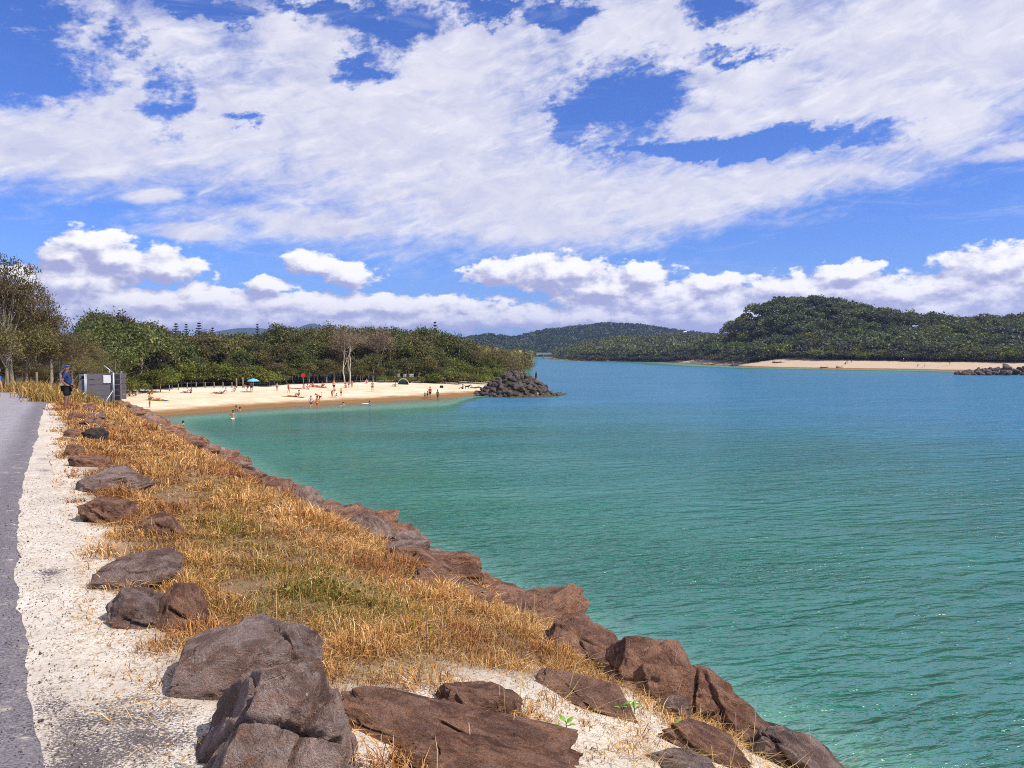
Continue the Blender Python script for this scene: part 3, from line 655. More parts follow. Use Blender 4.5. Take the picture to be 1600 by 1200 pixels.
# keep what the slope lets the camera see
pts = np.stack((gx, gy, gz), 1)[ok]
def seen(p):
    k = np.linspace(0.5, 0.985, 26)[:, None]; q = CAM + (p + np.array((0, 0, 8)) - CAM) * k; return (q[:, 2] > terrain(q[:, 0], q[:, 1]) + 5.0).mean() > 0.93
pts = [p for p in pts if seen(p)]
pts.sort(key=lambda p: p[1])
print('hill trees', len(pts))
for k, p in enumerate(pts[:300]):
    pr = rr.choice(rr.choices((P_hill, P_hill2, P_hill3), (0.68, 0.2, 0.12))[0])
    lb = ('dark green' if pr in P_hill else 'grey green' if pr in P_hill2 else 'light green') + ' tree ' + ('at the foot' if p[2] < 7 else 'on the lower slope' if p[2] < 14 else 'on the upper slope' if p[2] < 22 else 'on the crest') + ' of the far bank hill ' + ('under its summit' if p[0] < 235 else 'along its ridge')
    plant(pr, p - np.array((0, 0, 1.6)), rr.uniform(7.0, 12.0), lb, 'tree', lb.replace(' tree ', ' trees '), rr.uniform(0.85, 1.4))
def forest(name, P, h, rad, leaves, size, lmat, label, seed=0):
    r = np.random.default_rng(seed); n = len(P); hh = h * r.uniform(0.75, 1.15, n)
    d = r.normal(size=(n, leaves, 3)); d /= np.linalg.norm(d, axis=2, keepdims=True); d[..., 2] = np.abs(d[..., 2]) * 1.0 - 0.25
    c = P[:, None] + d * (np.stack((rad * hh / h, rad * hh / h, hh * 0.45), 1))[:, None] * r.uniform(0.7, 1.08, (n, leaves, 1)); c[..., 2] += (hh * 0.55)[:, None]
    v, f, val = leaf_quads(c.reshape(-1, 3), size * r.uniform(0.7, 1.3, n * leaves), r, 0.8)
    val = np.clip(val * 0.6 + np.repeat(r.random(n), leaves * 4) * 0.5, 0, 1)
    o = link(name, mesh_np(name, v, f, [lmat], False, {'leaf': val})); return tag(o, label, kind='stuff')
if len(pts) > 300: forest('hill_forest', np.array(pts[300:]), 9.5, 5.2, 260, 1.1, L_hill, 'dark green forest covering the top of the far bank hill', 1)
def scatter(x0, x1, y0, y1, step, cond, seed):
    r = np.random.default_rng(seed); a, b_ = np.meshgrid(np.arange(x0, x1, step), np.arange(y0, y1, step)); a = (a + r.uniform(-.4, .4, a.shape) * step).ravel(); b_ = (b_ + r.uniform(-.4, .4, b_.shape) * step).ravel()
    k = cond(a, b_); a, b_ = a[k], b_[k]; return np.stack((a, b_, terrain(a, b_)), 1)
pA = scatter(30, 330, 560, 960, 8.5, lambda a, b_: (sdist(a, b_, RIGHT) > 4) & (a / b_ < 0.30), 3)
forest('point_forest', pA, 10, 5.5, 110, 1.5, L_hill, 'dark green woods on the point where the river narrows', 2)
pB = scatter(-260, 620, 1080, 1750, 12.5, lambda a, b_: (np.abs(a / b_) < 0.32) & (np.maximum(sdist(a, b_, RIGHT), sdist(a, b_, LEFT)) > 5), 5)
forest('hill_forest_far', pB, 12, 7.5, 60, 3.0, L_far, 'hazy forest on the hills beyond the road bridge', 3)
pC = scatter(-330, 30, 240, 900, 11, lambda a, b_: (sdist(a, b_, LEFT) > 2) & (a / b_ > -0.62) & (a / b_ < 0.05), 7)
forest('river_forest', pC, 8.0, 6.0, 70, 1.5, L_olive, 'olive woods along the near bank upstream of the groyne', 4)

# ------------------------------------------------------------------ rocks
def rock_mat(name, a, b, c_, speck):
    m_, T, o = mat(name); oi = T.node('ShaderNodeObjectInfo'); P = T.node('ShaderNodeTexCoord').outputs['Object']
    P = T.vm('ADD', P, T.vm('MULTIPLY', T.node('ShaderNodeCombineXYZ', {0: oi.outputs['Random'], 1: oi.outputs['Random'], 2: oi.outputs['Random']}).outputs[0], (37, 91, 53)))
    n1 = T.noise(P, 2.2, 6, 0.6, 0.3); n2_ = T.noise(P, 9, 6, 0.68); n3 = T.noise(P, 60, 4, 0.7); n4 = T.noise(P, 150, 2, 0.6); n5 = T.noise(P, 26, 3, 0.5)
    col = T.mix(T.smooth(n1, 0.40, 0.60), a, b)
    col = T.mix(T.smooth(n2_, 0.45, 0.7, 0, 0.75), col, c_)
    col = T.mix(T.smooth(n3, 0.52, 0.66, 0, 0.5), col, tuple(x * 0.35 for x in a))
    col = T.mix(T.smooth(n3, 0.42, 0.30, 0, 0.35), col, tuple(min(1, x * 2.0) for x in b))
    col = T.mix(T.m('MULTIPLY', T.smooth(n4, 0.64, 0.70), speck), col, (0.55, 0.50, 0.46))
    col = T.mix(T.m('MULTIPLY', T.smooth(n5, 0.69, 0.73), speck), col, (0.72, 0.69, 0.66))
    n6 = T.noise(P, 1.3, 5, 0.7, 0.8); col = T.mix(T.smooth(n6, 0.52, 0.66, 0, 0.7), col, tuple(x * 0.42 for x in a)); col = T.mix(T.smooth(n6, 0.44, 0.32, 0, 0.55), col, tuple(min(1, x * 1.35) for x in b))
    col = T.mix(T.smooth(n2_, 0.38, 0.30, 0, 0.85), col, (0.035, 0.026, 0.024))
    v = T.node('ShaderNodeTexVoronoi', {'Vector': P, 'Scale': 3.2}, feature='DISTANCE_TO_EDGE').outputs['Distance']
    h = T.m('ADD', T.m('ADD', T.m('ADD', T.m('MULTIPLY', n1, 0.8), T.m('MULTIPLY', n2_, 0.6)), T.m('MULTIPLY', n3, 0.20)), T.m('MULTIPLY', T.smooth(v, 0.0, 0.03), 0.05))
    principled(T, o, col, 0.85, 0.3, bump(T, T.m('ADD', h, T.m('MULTIPLY', n4, 0.05)), 1.0, 0.22)); return m_
R_brown = rock_mat('rock_red_brown', (0.25, 0.105, 0.056), (0.50, 0.25, 0.145), (0.36, 0.24, 0.185), 0.6)
R_grey = rock_mat('rock_purple_grey', (0.23, 0.135, 0.100), (0.46, 0.335, 0.285), (0.40, 0.20, 0.125), 1.0)
R_dark = rock_mat('rock_dark_wet', (0.055, 0.040, 0.033), (0.135, 0.098, 0.080), (0.17, 0.13, 0.11), 0.2)
def rock_mesh(seed, sub, m_, planes=13, p=160, amp=0.05, cuts=(), splits=2):
    r = np.random.default_rng(seed); bm = bmesh.new(); bmesh.ops.create_icosphere(bm, subdivisions=sub, radius=1)
    d = np.array([v.co[:] for v in bm.verts]); F = np.array([[v.index for v in f.verts] for f in bm.faces]); bm.free()
    d /= np.linalg.norm(d, axis=1, keepdims=True)
    N = r.normal(size=(planes, 3)); N /= np.linalg.norm(N, axis=1, keepdims=True); O = r.uniform(0.62, 1.0, planes)
    N = np.concatenate((N, np.array([(0, 0, 1.), (0, 0, -1.), (1, 0, 0), (-1, 0, 0), (0, 1, 0), (0, -1, 0)]))); O = np.concatenate((O, np.full(6, 1.0)))
    for n_, o_ in cuts:
        n_ = np.array(n_, float); N = np.concatenate((N, [n_ / np.linalg.norm(n_)])); O = np.append(O, o_)
    Q = Matrix.Rotation(r.uniform(-.5, .5), 3, 'X') @ Matrix.Rotation(r.uniform(-.4, .4), 3, 'Y') @ Matrix.Rotation(r.uniform(-.4, .4), 3, 'Z')
    N[planes:planes + 6] = N[planes:planes + 6] @ np.array(Q).T; O[planes:planes + 6] = r.uniform(0.72, 0.95, 6); O[:planes] = r.uniform(0.80, 1.12, planes)
    q = np.maximum(d @ N.T / O, 0); rad = (q ** p).sum(1) ** (-1 / p)
    v = d * rad[:, None]
    for _ in range(13):
        n_ = r.normal(size=3); n_ /= np.linalg.norm(n_); h_ = v @ n_; o_ = h_.max() * r.uniform(0.70, 0.95)
        v = v - n_ * np.maximum(h_ - o_, 0)[:, None]
    sd = seed * 13.7
    disp = amp * 0.9 * fbm(v * 1.6 + sd, 3, 0.5, seed) + amp * 0.8 * (0.35 - np.abs(fbm(v * 3.2 + sd, 4, 0.55, seed + 5))) + amp * 0.35 * fbm(v * 11 + sd, 3, 0.6, seed + 7)
    # layered ledges: a saw tooth along a tilted axis
    lx = r.normal(size=3) * np.array((0.5, 0.5, 1)); lx /= np.linalg.norm(lx); lh = (v @ lx) * r.uniform(2.2, 3.6) + 0.8 * fbm(v * 1.2 + sd, 2, 0.5, seed + 21)
    lf = lh - np.floor(lh); disp -= 0.11 * lf * (lf < 0.93) * sstep(fbm(v * 0.9 + sd, 2, 0.5, seed + 23), -0.2, 0.2)
    # stepped fractures along one direction
    ax = r.normal(size=3); ax /= np.linalg.norm(ax); st_ = (v @ ax) * 3.0 + 0.5 * fbm(v * 2 + sd, 2, 0.5, seed + 9)
    fr = np.abs(st_ - np.round(st_)); disp -= amp * 0.9 * np.exp(-(fr / 0.05) ** 2) * (fbm(v * 1.3 + sd, 2, 0.5, seed + 3) > 0.1)
    for _ in range(splits):
        a_ = r.normal(size=3); a_ /= np.linalg.norm(a_); dist_ = np.abs(v @ a_ - r.uniform(-.45, .45) + 0.10 * fbm(v * 2.2 + sd, 3, 0.5, seed + 40))
        disp = disp - 0.20 * np.exp(-(dist_ / 0.035) ** 2) * sstep(fbm(v * 1.1 + sd, 2, 0.5, seed + 60 + _), -0.15, 0.15)
    v = v + d * disp[:, None]
    return mesh_np('boulder', v, F, [m_], True)
def boulder(px, py, size, rz, seed, m_, label, sink=0.25, tilt=(0, 0), sub=5, group=None, cuts=(), planes=13, amp=0.05, p=160, at=None, splits=3):
    q = hit(px, py) if at is None else np.array(at)
    me = rock_mesh(seed, sub, m_, planes, p, amp, cuts, splits)
    w_, d_, h_ = size[0] * 0.97, size[1] * 0.97, size[2] * 1.0
    o = link('boulder', me, None, (q[0], q[1], q[2] + h_ * (0.5 - sink - 0.10)), (R(tilt[0]), R(tilt[1]), R(rz)), (w_ / 2, d_ / 2, h_ / 2))
    return tag(o, label, 'rock', group)
# --- boulders lining the verge, from the camera outward
boulder(438, 1190, (0.95, 1.06, 0.96), 18, 6, R_grey, 'huge cracked purple grey boulder speckled white beside the path', 0.34, (-6, 8), 6, amp=0.05, splits=4, cuts=[((0.05, -0.72, 0.55), 0.52), ((-1, -0.1, 0.45), 0.56), ((0.85, -0.1, 0.55), 0.60)])
boulder(352, 1065, (0.86, 0.72, 0.46), 30, 8, R_grey, 'flat topped grey boulder leaning against the huge cracked boulder', 0.24, (4, -8), 6, amp=0.05)
boulder(445, 1052, (0.46, 0.42, 0.50), 10, 77, R_grey, 'broken grey block wedged behind the huge cracked boulder', 0.25, (10, 12), 5)
boulder(222, 968, (0.52, 0.46, 0.30), -20, 12, R_grey, 'low rounded brown grey boulder with a peaked neighbour', 0.25, (0, 6), 5)
boulder(285, 975, (0.40, 0.46, 0.50), 25, 14, R_brown, 'peaked red brown boulder in front of green creeper', 0.25, (8, 0), 5, cuts=[((-.6, -.3, .6), .55), ((.7, -.2, .6), .55)])
boulder(218, 912, (0.86, 0.62, 0.44), 12, 17, R_grey, 'wedge shaped layered grey boulder with pale streaked top', 0.25, (6, -10), 5, cuts=[((0, -.5, .8), .5)])
boulder(250, 836, (0.60, 0.58, 0.40), -25, 21, R_brown, 'tilted red brown slab sunk in dry grass', 0.30, (22, 14), 5, cuts=[((-.1, -.35, .9), .45)])
boulder(168, 812, (0.74, 0.54, 0.40), 6, 23, R_brown, 'blocky red brown boulder with white streaked upper edge', 0.25, (0, 4), 5, cuts=[((0, 0, 1), .75), ((0, -1, .2), .7)])
boulder(172, 765, (1.10, 0.80, 0.46), 2, 27, R_grey, 'long grey boulder draped with dry stringy vines', 0.22, (4, 0), 5, cuts=[((0, -.3, 1), .7)])
boulder(140, 727, (0.80, 0.60, 0.36), 0, 29, R_brown, 'flat brown boulder behind the vine draped boulder', 0.25, (5, 4), 4, cuts=[((0, 0, 1), .6)])
boulder(115, 712, (0.42, 0.4, 0.34), 30, 31, R_brown, 'small square brown boulder at the edge of the sand verge', 0.25, (0, 0), 4)
boulder(150, 690, (0.62, 0.6, 0.50), 10, 33, R_dark, 'dark shaggy boulder covered by dead creeper', 0.25, (0, 0), 4)
boulder(122, 683, (0.80, 0.6, 0.40), 0, 35, R_brown, 'low brown slab beside the shaggy dark boulder', 0.3, (0, 6), 4)
boulder(138, 667, (0.95, 0.7, 0.50), -15, 37, R_brown, 'broad brown boulder just beyond the shaggy dark boulder', 0.25, (4, 0), 4)
boulder(120, 657, (0.70, 0.6, 0.40), 20, 39, R_brown, 'dark fronted brown boulder a few steps from the standing man', 0.25, (0, 0), 4)
boulder(148, 655, (0.85, 0.6, 0.42), 0, 41, R_grey, 'grey brown boulder half hidden in grass near the man', 0.25, (0, 0), 4)
boulder(134, 646, (0.8, 0.6, 0.42), 0, 43, R_brown, 'brown boulder next to the feet of the standing man', 0.25, (0, 0), 4)
boulder(140, 640, (0.7, 0.6, 0.45), 40, 45, R_brown, 'small brown boulder beyond the one at the man\'s feet', 0.25, (0, 0), 4)
# --- slabs in the sandy foreground
boulder(715, 1150, (1.36, 0.60, 0.24), -14, 51, R_brown, 'long flat red brown slab sunk in straw strewn sand', 0.30, (5, 7), 6, cuts=[((0.05, -.25, 1), .45)], amp=0.05)
boulder(745, 1215, (0.95, 0.36, 0.22), -10, 53, R_brown, 'layered red brown slab overlapping the long flat slab', 0.30, (10, 5), 6, cuts=[((0, -.5, .9), .5)], amp=0.05)
boulder(752, 1105, (0.52, 0.30, 0.20), -12, 55, R_brown, 'small grooved slab behind the long flat slab', 0.25, (6, 6), 5, cuts=[((0, 0, 1), .6)])
boulder(915, 1092, (0.78, 0.50, 0.24), -24, 57, R_brown, 'smooth low brown slab between straw and the water side boulders', 0.35, (2, 10), 5, cuts=[((0, 0, 1), .5)], amp=0.03)
# --- boulders on the water side, near
boulder(905, 1030, (0.80, 0.70, 0.52), -30, 61, R_brown, 'cracked red brown boulder with sand lying in its hollow', 0.30, (0, 10), 6, cuts=[((.2, -.2, 1), .6)], amp=0.06)
boulder(1010, 1082, (0.86, 0.80, 0.78), -20, 63, R_brown, 'big rounded red brown boulder above the green water', 0.36, (0, 4), 6, cuts=[((.1, -.2, 1), .75)], amp=0.06)
boulder(1118, 1128, (1.12, 0.66, 0.66), -42, 67, R_brown, 'long red brown boulder sloping down beside the green water', 0.40, (0, 20), 6, cuts=[((.5, .2, 1), .6), ((-.6, -.6, .7), .6)], amp=0.06)
boulder(1052, 1118, (0.29, 0.20, 0.20), 0, 69, R_grey, 'small square blue grey stone at the foot of the big boulders', 0.25, (0, 0), 5)
boulder(1250, 1195, (0.80, 0.62, 0.50), -35, 71, R_grey, 'grey brown boulder with flaking edge at the water side', 0.35, (0, 18), 6, cuts=[((.4, 0, 1), .6)])
boulder(1105, 1172, (0.62, 0.34, 0.22), -30, 73, R_brown, 'low brown slab below the long sloping boulder', 0.4, (0, 12), 5)
boulder(1065, 1202, (0.46, 0.26, 0.18), -12, 75, R_grey, 'flat grey slab in straw below the sloping boulder', 0.3, (0, 5), 5)
boulder(880, 975, (0.90, 0.66, 0.56), -28, 81, R_brown, 'ridge shaped brown boulder beside the pale faced block', 0.30, (0, 8), 5)
boulder(792, 935, (0.66, 0.5, 0.52), -10, 83, R_grey, 'square block with a pale streaked face on the water side', 0.25, (0, 0), 5, cuts=[((0, -1, .1), .6), ((0, 0, 1), .7)])
boulder(700, 925, (1.05, 0.7, 0.36), -25, 85, R_brown, 'flat brown slab between dry grass and the pale faced block', 0.35, (0, 8), 5, cuts=[((0, 0, 1), .5)])
boulder(655, 890, (0.95, 0.7, 0.5), -28, 87, R_brown, 'dark cleft red brown boulder up the slope from the pale faced block', 0.3, (0, 6), 5)
# --- the rest of the rock wall facing the river
PROT = [rock_mesh(300 + k, 4, (R_brown, R_brown, R_brown, R_grey, R_brown, R_brown)[k], 12, 160, 0.07) for k in range(6)]
rr = random.Random(21)
def low_rock(seed):
    me = rock_mesh(seed, 3, R_dark, 12, 40, 0.09); vv = np.zeros(len(me.vertices) * 3); me.vertices.foreach_get('co', vv); ff = np.zeros(len(me.polygons) * 3, np.int32); me.polygons.foreach_get('vertices', ff)
    bpy.data.meshes.remove(me); return vv.reshape(-1, 3), ff.reshape(-1, 3)
LOWP = [low_rock(350 + k) for k in range(3)]
AV, AF, ab = [], [], 0
for t0, s0, s1, step, big in ((4.35, 9.5, 60, 0.95, 0.66), (5.0, 9.0, 74, 0.80, 0.84), (5.75, 8.5, 82, 0.80, 0.92), (6.7, 8.0, 84, 1.25, 1.0), (8.2, 2.0, 86, 1.3, 1.3), (9.6, 1.0, 88, 1.4, 1.3)):
    s = s0
    while s < s1:
        t = t0 + rr.uniform(-0.35, 0.35) + (0.25 if s > 18 else 0); xx_, yy_ = from_st(s, t); b_ = big * rr.uniform(0.62, 1.25) * (1.25 if s > 40 else 1)
        h_ = b_ * rr.uniform(0.55, 0.9) * (1.08 if t0 > 5.5 else 0.8)
        k = rr.randrange(6); me = PROT[k]; loc = (xx_, yy_, tz(xx_, yy_) + h_ * 0.14); rot = (rr.uniform(-.35, .35), rr.uniform(-.3, .3), rr.uniform(0, 6.28)); scl = (b_ * 0.66, b_ * rr.uniform(.45, .66), h_ / 2)
        if t0 > 8:                      # the river face, hidden from the path: one rough mass
            mx = Matrix.LocRotScale(Vector(loc), __import__('mathutils').Euler(rot), Vector(scl)); lo = LOWP[k % 3]; vv = np.array([mx @ Vector(p_) for p_ in lo[0]]); AV.append(vv); AF.append(lo[1] + ab); ab += len(vv)
        else:
            o = link('boulder', me, None, loc, rot, scl)
            wh = 'beside the creeper patch' if s < 12 else 'short of the standing man' if s < 24 else 'level with the man' if s < 40 else 'past the man'
            wh = ('at the grass edge of the rock wall ' if t0 < 5.5 else 'on the rock wall crest ' if t0 < 6.5 else 'below the rock wall crest ') + wh
            kd = ('large ' if b_ > big else 'small ') + ('brown', 'brown', 'brown', 'grey', 'brown', 'brown')[k]
            tag(o, kd + ' boulder ' + wh, 'rock', kd + ' boulders ' + wh)
        s += step * rr.uniform(0.7, 1.25) * (b_ / big)
tag(link('rock_armour', mesh_np('rock_armour', np.concatenate(AV), np.concatenate(AF), [R_dark], True)), 'dark rock armour on the river face of the sea wall', kind='stuff')
# --- groynes
STN = [rock_mesh(400 + k, 3, R_dark, 9, 30, 0.09) for k in range(5)]
def groyne(label, spots, base):
    g = link('rock_groyne', None, loc=base); tag(g, label, 'groyne', 'rock groynes')
    for (x_, y_, z_, s_) in spots:
        link('stone', STN[rr.randrange(5)], g, (x_ - base[0], y_ - base[1], z_ - base[2]), (rr.uniform(-.6, .6), rr.uniform(-.6, .6), rr.uniform(0, 6.28)), (s_ * rr.uniform(.8, 1.3), s_ * rr.uniform(.6, 1), s_ * rr.uniform(.5, .8)))
    return g
sp = []
for k in range(300):
    a = rr.uniform(0, 6.283); q = math.sqrt(rr.random()) * 1.12; x_ = GROYNE[0] + 6 * q * math.cos(a) + max(0, math.cos(a)) * q * 1.4; y_ = GROYNE[1] + 7 * q * math.sin(a)
    if y_ - GROYNE[1] > 4.5: continue
    sp.append((x_, y_, max(tz(x_, y_), -0.3) + 0.10, rr.uniform(0.38, 0.72)))
groyne('dark rock groyne at the far end of the swimming beach', sp, (GROYNE[0], GROYNE[1], 0))
sp = []
for k in range(120):
    px = rr.uniform(1518, 1680); q = rr.random(); b0 = hit(px, 586.5 - 0.0 * q); hgt_ = 3.3 * min(1, (px - 1512) / 60) * (1 - abs(q - .5) * 1.6)
    sp.append((b0[0] + rr.uniform(-.5, .5), b0[1] + 1 + q * 9, max(0, hgt_ * rr.uniform(.2, 1)), rr.uniform(0.8, 1.4)))
groyne('dark rock groyne reaching out from the far bank beach', sp, (sp[0][0], sp[0][1], 0))

# ------------------------------------------------------------------ grass and ground cover
M_grass, T, o = mat('dry_grass'); cc_ = attr(T, 'tint', 'Color')
d1 = T.node('ShaderNodeBsdfPrincipled', {'Base Color': cc_, 'Roughness': 0.7, 'Specular IOR Level': 0.2}); d2_ = T.node('ShaderNodeBsdfTranslucent', {'Color': cc_})
ms = T.node('ShaderNodeMixShader', {0: 0.25, 1: d1.outputs[0], 2: d2_.outputs[0]}); T.l.new(ms.outputs[0], o.inputs['Surface'])
def blades(x, y, h, w_, lean, tint, r, zoff=0.0):
    n = len(x); z = terrain(x, y) + zoff
    a = r.uniform(0, 2 * np.pi, n); L = np.stack((np.cos(a), np.sin(a), 0 * a), 1)
    b = a + r.normal(0, 0.9, n) + 1.57; Wd = np.stack((np.cos(b), np.sin(b), 0.3 * r.normal(size=n)), 1) * (w_ / 2)[:, None]
    p0 = np.stack((x, y, z - 0.01), 1); up = np.array((0, 0, 1.0))
    hz = (h * np.cos(lean))[:, None]; hl = (h * np.sin(lean))[:, None]
    bend2 = r.normal(0, 0.25, (n, 1)); side = np.cross(L, up) * bend2 * h[:, None]
    p1 = p0 + up * hz * 0.62 + L * hl * 0.40 + side * 0.3
    p2 = p0 + up * hz * (1 - 0.35 * np.abs(r.normal(size=(n, 1)))) + L * hl * 1.0 + side
    v = np.stack((p0 - Wd, p0 + Wd, p1 - Wd * 0.8, p1 + Wd * 0.8, p2), 1).reshape(-1, 3)
    i = np.arange(n)[:, None] * 5
    f = np.concatenate((i + np.array([0, 1, 3]), i + np.array([0, 3, 2]), i + np.array([2, 3, 4])), 0)
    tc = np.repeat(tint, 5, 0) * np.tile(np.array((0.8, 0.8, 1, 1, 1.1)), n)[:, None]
    return v, f, tc
gr_ = np.random.default_rng(77)
def grass_density(x, y):
    s, t = s_t(x, y); w = 1 - sstep(s, 66, 80)
    rag = t + 0.45 * n2(x, y, 0.9, 3, 21) + 0.25 * sstep(s, 4.5, 6.5)
    far = sstep(s, 3.2, 5.4)
    d = sstep(rag, 0.60, 1.15) * (1 - sstep(rag + 0.35 * n2(x, y, 2.2, 2, 55), 3.95 , 4.6)) * sstep(s + 0.55 * n2(x, y, 1.0, 2, 8) - 0.25 * np.maximum(t - 2, 0) * 0, 3.6, 4.6)
    thin = (0.16 + 0.55 * sstep(n2(x, y, 2.1, 3, 29), -0.15, 0.35)) * sstep(rag, 0.30, 0.75) * sstep(s + 0.8 * n2(x, y, 1.3, 2, 6), 2.0, 3.6) * (1 - sstep(rag, 5.2, 6.0))
    d = d * (0.10 + 0.90 * sstep(n2(x, y, 1.5, 3, 83), -0.36, 0.0))
    return np.maximum(d, thin) * w
def green_at(x, y):
    s, t = s_t(x, y)
    g = 0.95 * np.exp(-((s - 6.2) / 1.5) ** 2 - ((t - 2.0) / 0.95) ** 2) + 0.55 * np.exp(-((s - 9.0) / 1.3) ** 2 - ((t - 1.7) / 0.6) ** 2) + 0.45 * np.exp(-((s - 13) / 2.5) ** 2 - ((t - 2.4) / 1.0) ** 2)
    return g + 0.45 * n2(x, y, 1.1, 3, 66) - 0.12
GOLD = np.array(((0.50, 0.28, 0.090), (0.41, 0.20, 0.058), (0.25, 0.105, 0.032), (0.68, 0.47, 0.22), (0.12, 0.052, 0.020)))
V, Fc, C = [], [], []; base = 0
for s0, s1, dens, hb in ((1.8, 6.5, 7800, 0.17), (6.5, 12, 4000, 0.19), (12, 24, 1500, 0.21), (24, 44, 480, 0.24), (44, 80, 220, 0.30)):
    n = int(dens * (s1 - s0) * 6.2); s = gr_.uniform(s0, s1, n); t = gr_.uniform(0.1, 6.3, n); x, y = from_st(s, t)
    k = gr_.random(n) < grass_density(x, y); x, y, s, t = x[k], y[k], s[k], t[k]; n = len(x)
    dist = np.hypot(x, y); dn = grass_density(x, y)
    patch = 0.75 + 0.6 * n2(x, y, 1.6, 3, 41)
    clump = 0.40 + 1.45 * sstep(n2(x, y, 3.2, 2, 47), -0.3, 0.5)
    h = hb * gr_.uniform(0.5, 1.25, n) * np.clip(patch, 0.4, 1.5) * clump * (0.55 + 0.45 * sstep(dn, 0.2, 0.8))
    lean = np.clip(np.abs(gr_.normal(0.85, 0.42, n)), 0.1, 1.5); lean = np.where(dn < 0.4, np.clip(lean + 0.5, 0, 1.5), lean)
    ti = GOLD[gr_.choice(5, n, p=(0.30, 0.26, 0.15, 0.19, 0.10))] * (gr_.uniform(0.75, 1.25, n) * (0.72 + 0.42 * clump))[:, None]
    brown = sstep(n2(x, y, 0.9, 3, 91), -0.05, 0.4)[:, None]; ti = ti * (1 - 0.55 * brown * np.array((0.7, 1, 1)))
    g = (green_at(x, y) + gr_.normal(0, 0.25, n) > 0.55)[:, None]
    ti = np.where(g, np.array((0.22, 0.18, 0.035)) * gr_.uniform(0.5, 1.5, n)[:, None], ti)
    wd = np.maximum(0.0045, dist * 0.00085) * gr_.uniform(0.7, 1.3, n)
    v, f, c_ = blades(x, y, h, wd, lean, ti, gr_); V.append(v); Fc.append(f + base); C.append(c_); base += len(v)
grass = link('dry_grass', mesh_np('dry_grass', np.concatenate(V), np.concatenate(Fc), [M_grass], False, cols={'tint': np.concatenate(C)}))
tag(grass, 'golden dry matted grass covering the sea wall slope', kind='stuff')
# long pale stalks and straw lying on the sand
n = 46000; s = 1.2 + 12.8 * gr_.random(n) ** 1.5; t = gr_.uniform(0.15, 5.9, n); x, y = from_st(s, t)
k = gr_.random(n) < (0.10 + 0.9 * sstep(n2(x, y, 1.3, 3, 71), -0.15, 0.35)) * np.where(t < 0.7, 0.25, 1); x, y = x[k], y[k]; n = len(x)
v, f, c_ = blades(x, y, gr_.uniform(0.10, 0.34, n), np.maximum(0.003, np.hypot(x, y) * 0.0005), gr_.uniform(1.35, 1.55, n), np.array((0.66, 0.45, 0.18)) * gr_.uniform(0.4, 1.2, n)[:, None], gr_, 0.008)
tag(link('straw_litter', mesh_np('straw_litter', v, f, [M_grass], False, cols={'tint': c_})), 'loose pale straw lying on the sandy verge', kind='stuff')
n = 900; s = gr_.uniform(2.2, 16, n); t = gr_.uniform(1.0, 5.8, n); x, y = from_st(s, t); k = gr_.random(n) < 0.25 + grass_density(x, y); x, y = x[k], y[k]; n = len(x)
v, f, c_ = blades(x, y, gr_.uniform(0.2, 0.42, n), np.full(n, 0.0042), np.abs(gr_.normal(0.35, 0.3, n)), np.array((0.66, 0.47, 0.26)) * gr_.uniform(0.6, 1.1, n)[:, None], gr_)
tag(link('tall_stalk', mesh_np('tall_stalk', v, f, [M_grass], False, cols={'tint': c_})), 'thin pale seed stalks standing above the dry grass', kind='stuff')
# loose gravel and grit along the asphalt edge
n = 4200; s = 1.0 + 13 * gr_.random(n) ** 1.4; t = np.where(gr_.random(n) < 0.5, gr_.normal(-0.05, 0.14, n), np.abs(gr_.normal(0.15, 0.45, n))) + bend(s); x, y = from_st(s, t); z = terrain(x, y) + np.where(t < bend(s), 0.035, 0.006)
rad = gr_.uniform(0.002, 0.0065, n) * (1 + (gr_.random(n) < 0.03)); tet = np.array(((1, 0, 0), (-1, 0, 0), (0, 1, 0), (0, -1, 0), (0, 0, .8), (0, 0, -.8)), float)
v = np.stack((x, y, z), 1)[:, None] + (tet[None] * gr_.uniform(0.5, 1.3, (n, 6, 1)) + gr_.normal(0, .15, (n, 6, 3))) * rad[:, None, None]
f = (np.arange(n)[:, None, None] * 6 + np.array(((0, 2, 4), (2, 1, 4), (1, 3, 4), (3, 0, 4), (2, 0, 5), (1, 2, 5), (3, 1, 5), (0, 3, 5)))[None]).reshape(-1, 3)
c_ = np.repeat(np.array(((0.10, 0.085, 0.08), (0.22, 0.17, 0.15), (0.40, 0.34, 0.29), (0.06, 0.05, 0.05)))[gr_.integers(0, 4, n)], 6, 0)
tag(link('gravel', mesh_np('gravel', v.reshape(-1, 3), f, [M_grass], False, cols={'tint': c_})), 'loose dark gravel scattered along the asphalt edge', kind='stuff')
# green creeper leaves
n = 60000; s = gr_.uniform(3.5, 17, n); t = gr_.uniform(0.8, 4.6, n); x, y = from_st(s, t); g = green_at(x, y); k = (gr_.random(n) < sstep(g, 0.42, 1.1) * 0.42) & (grass_density(x, y) > 0.3); x, y = x[k], y[k]; n = len(x)
z = terrain(x, y) + gr_.uniform(0.05, 0.17, n); v, f, val = leaf_quads(np.stack((x, y, z), 1), gr_.uniform(0.022, 0.048, n), gr_, 0.75, 1.5)
c_ = np.repeat(np.array((0.17, 0.175, 0.028)) * gr_.uniform(0.35, 1.6, n)[:, None], 4, 0)
tag(link('green_creeper', mesh_np('green_creeper', v, f, [M_grass], False, cols={'tint': c_})), 'small leaved green creeper growing through the dry grass', kind='stuff')
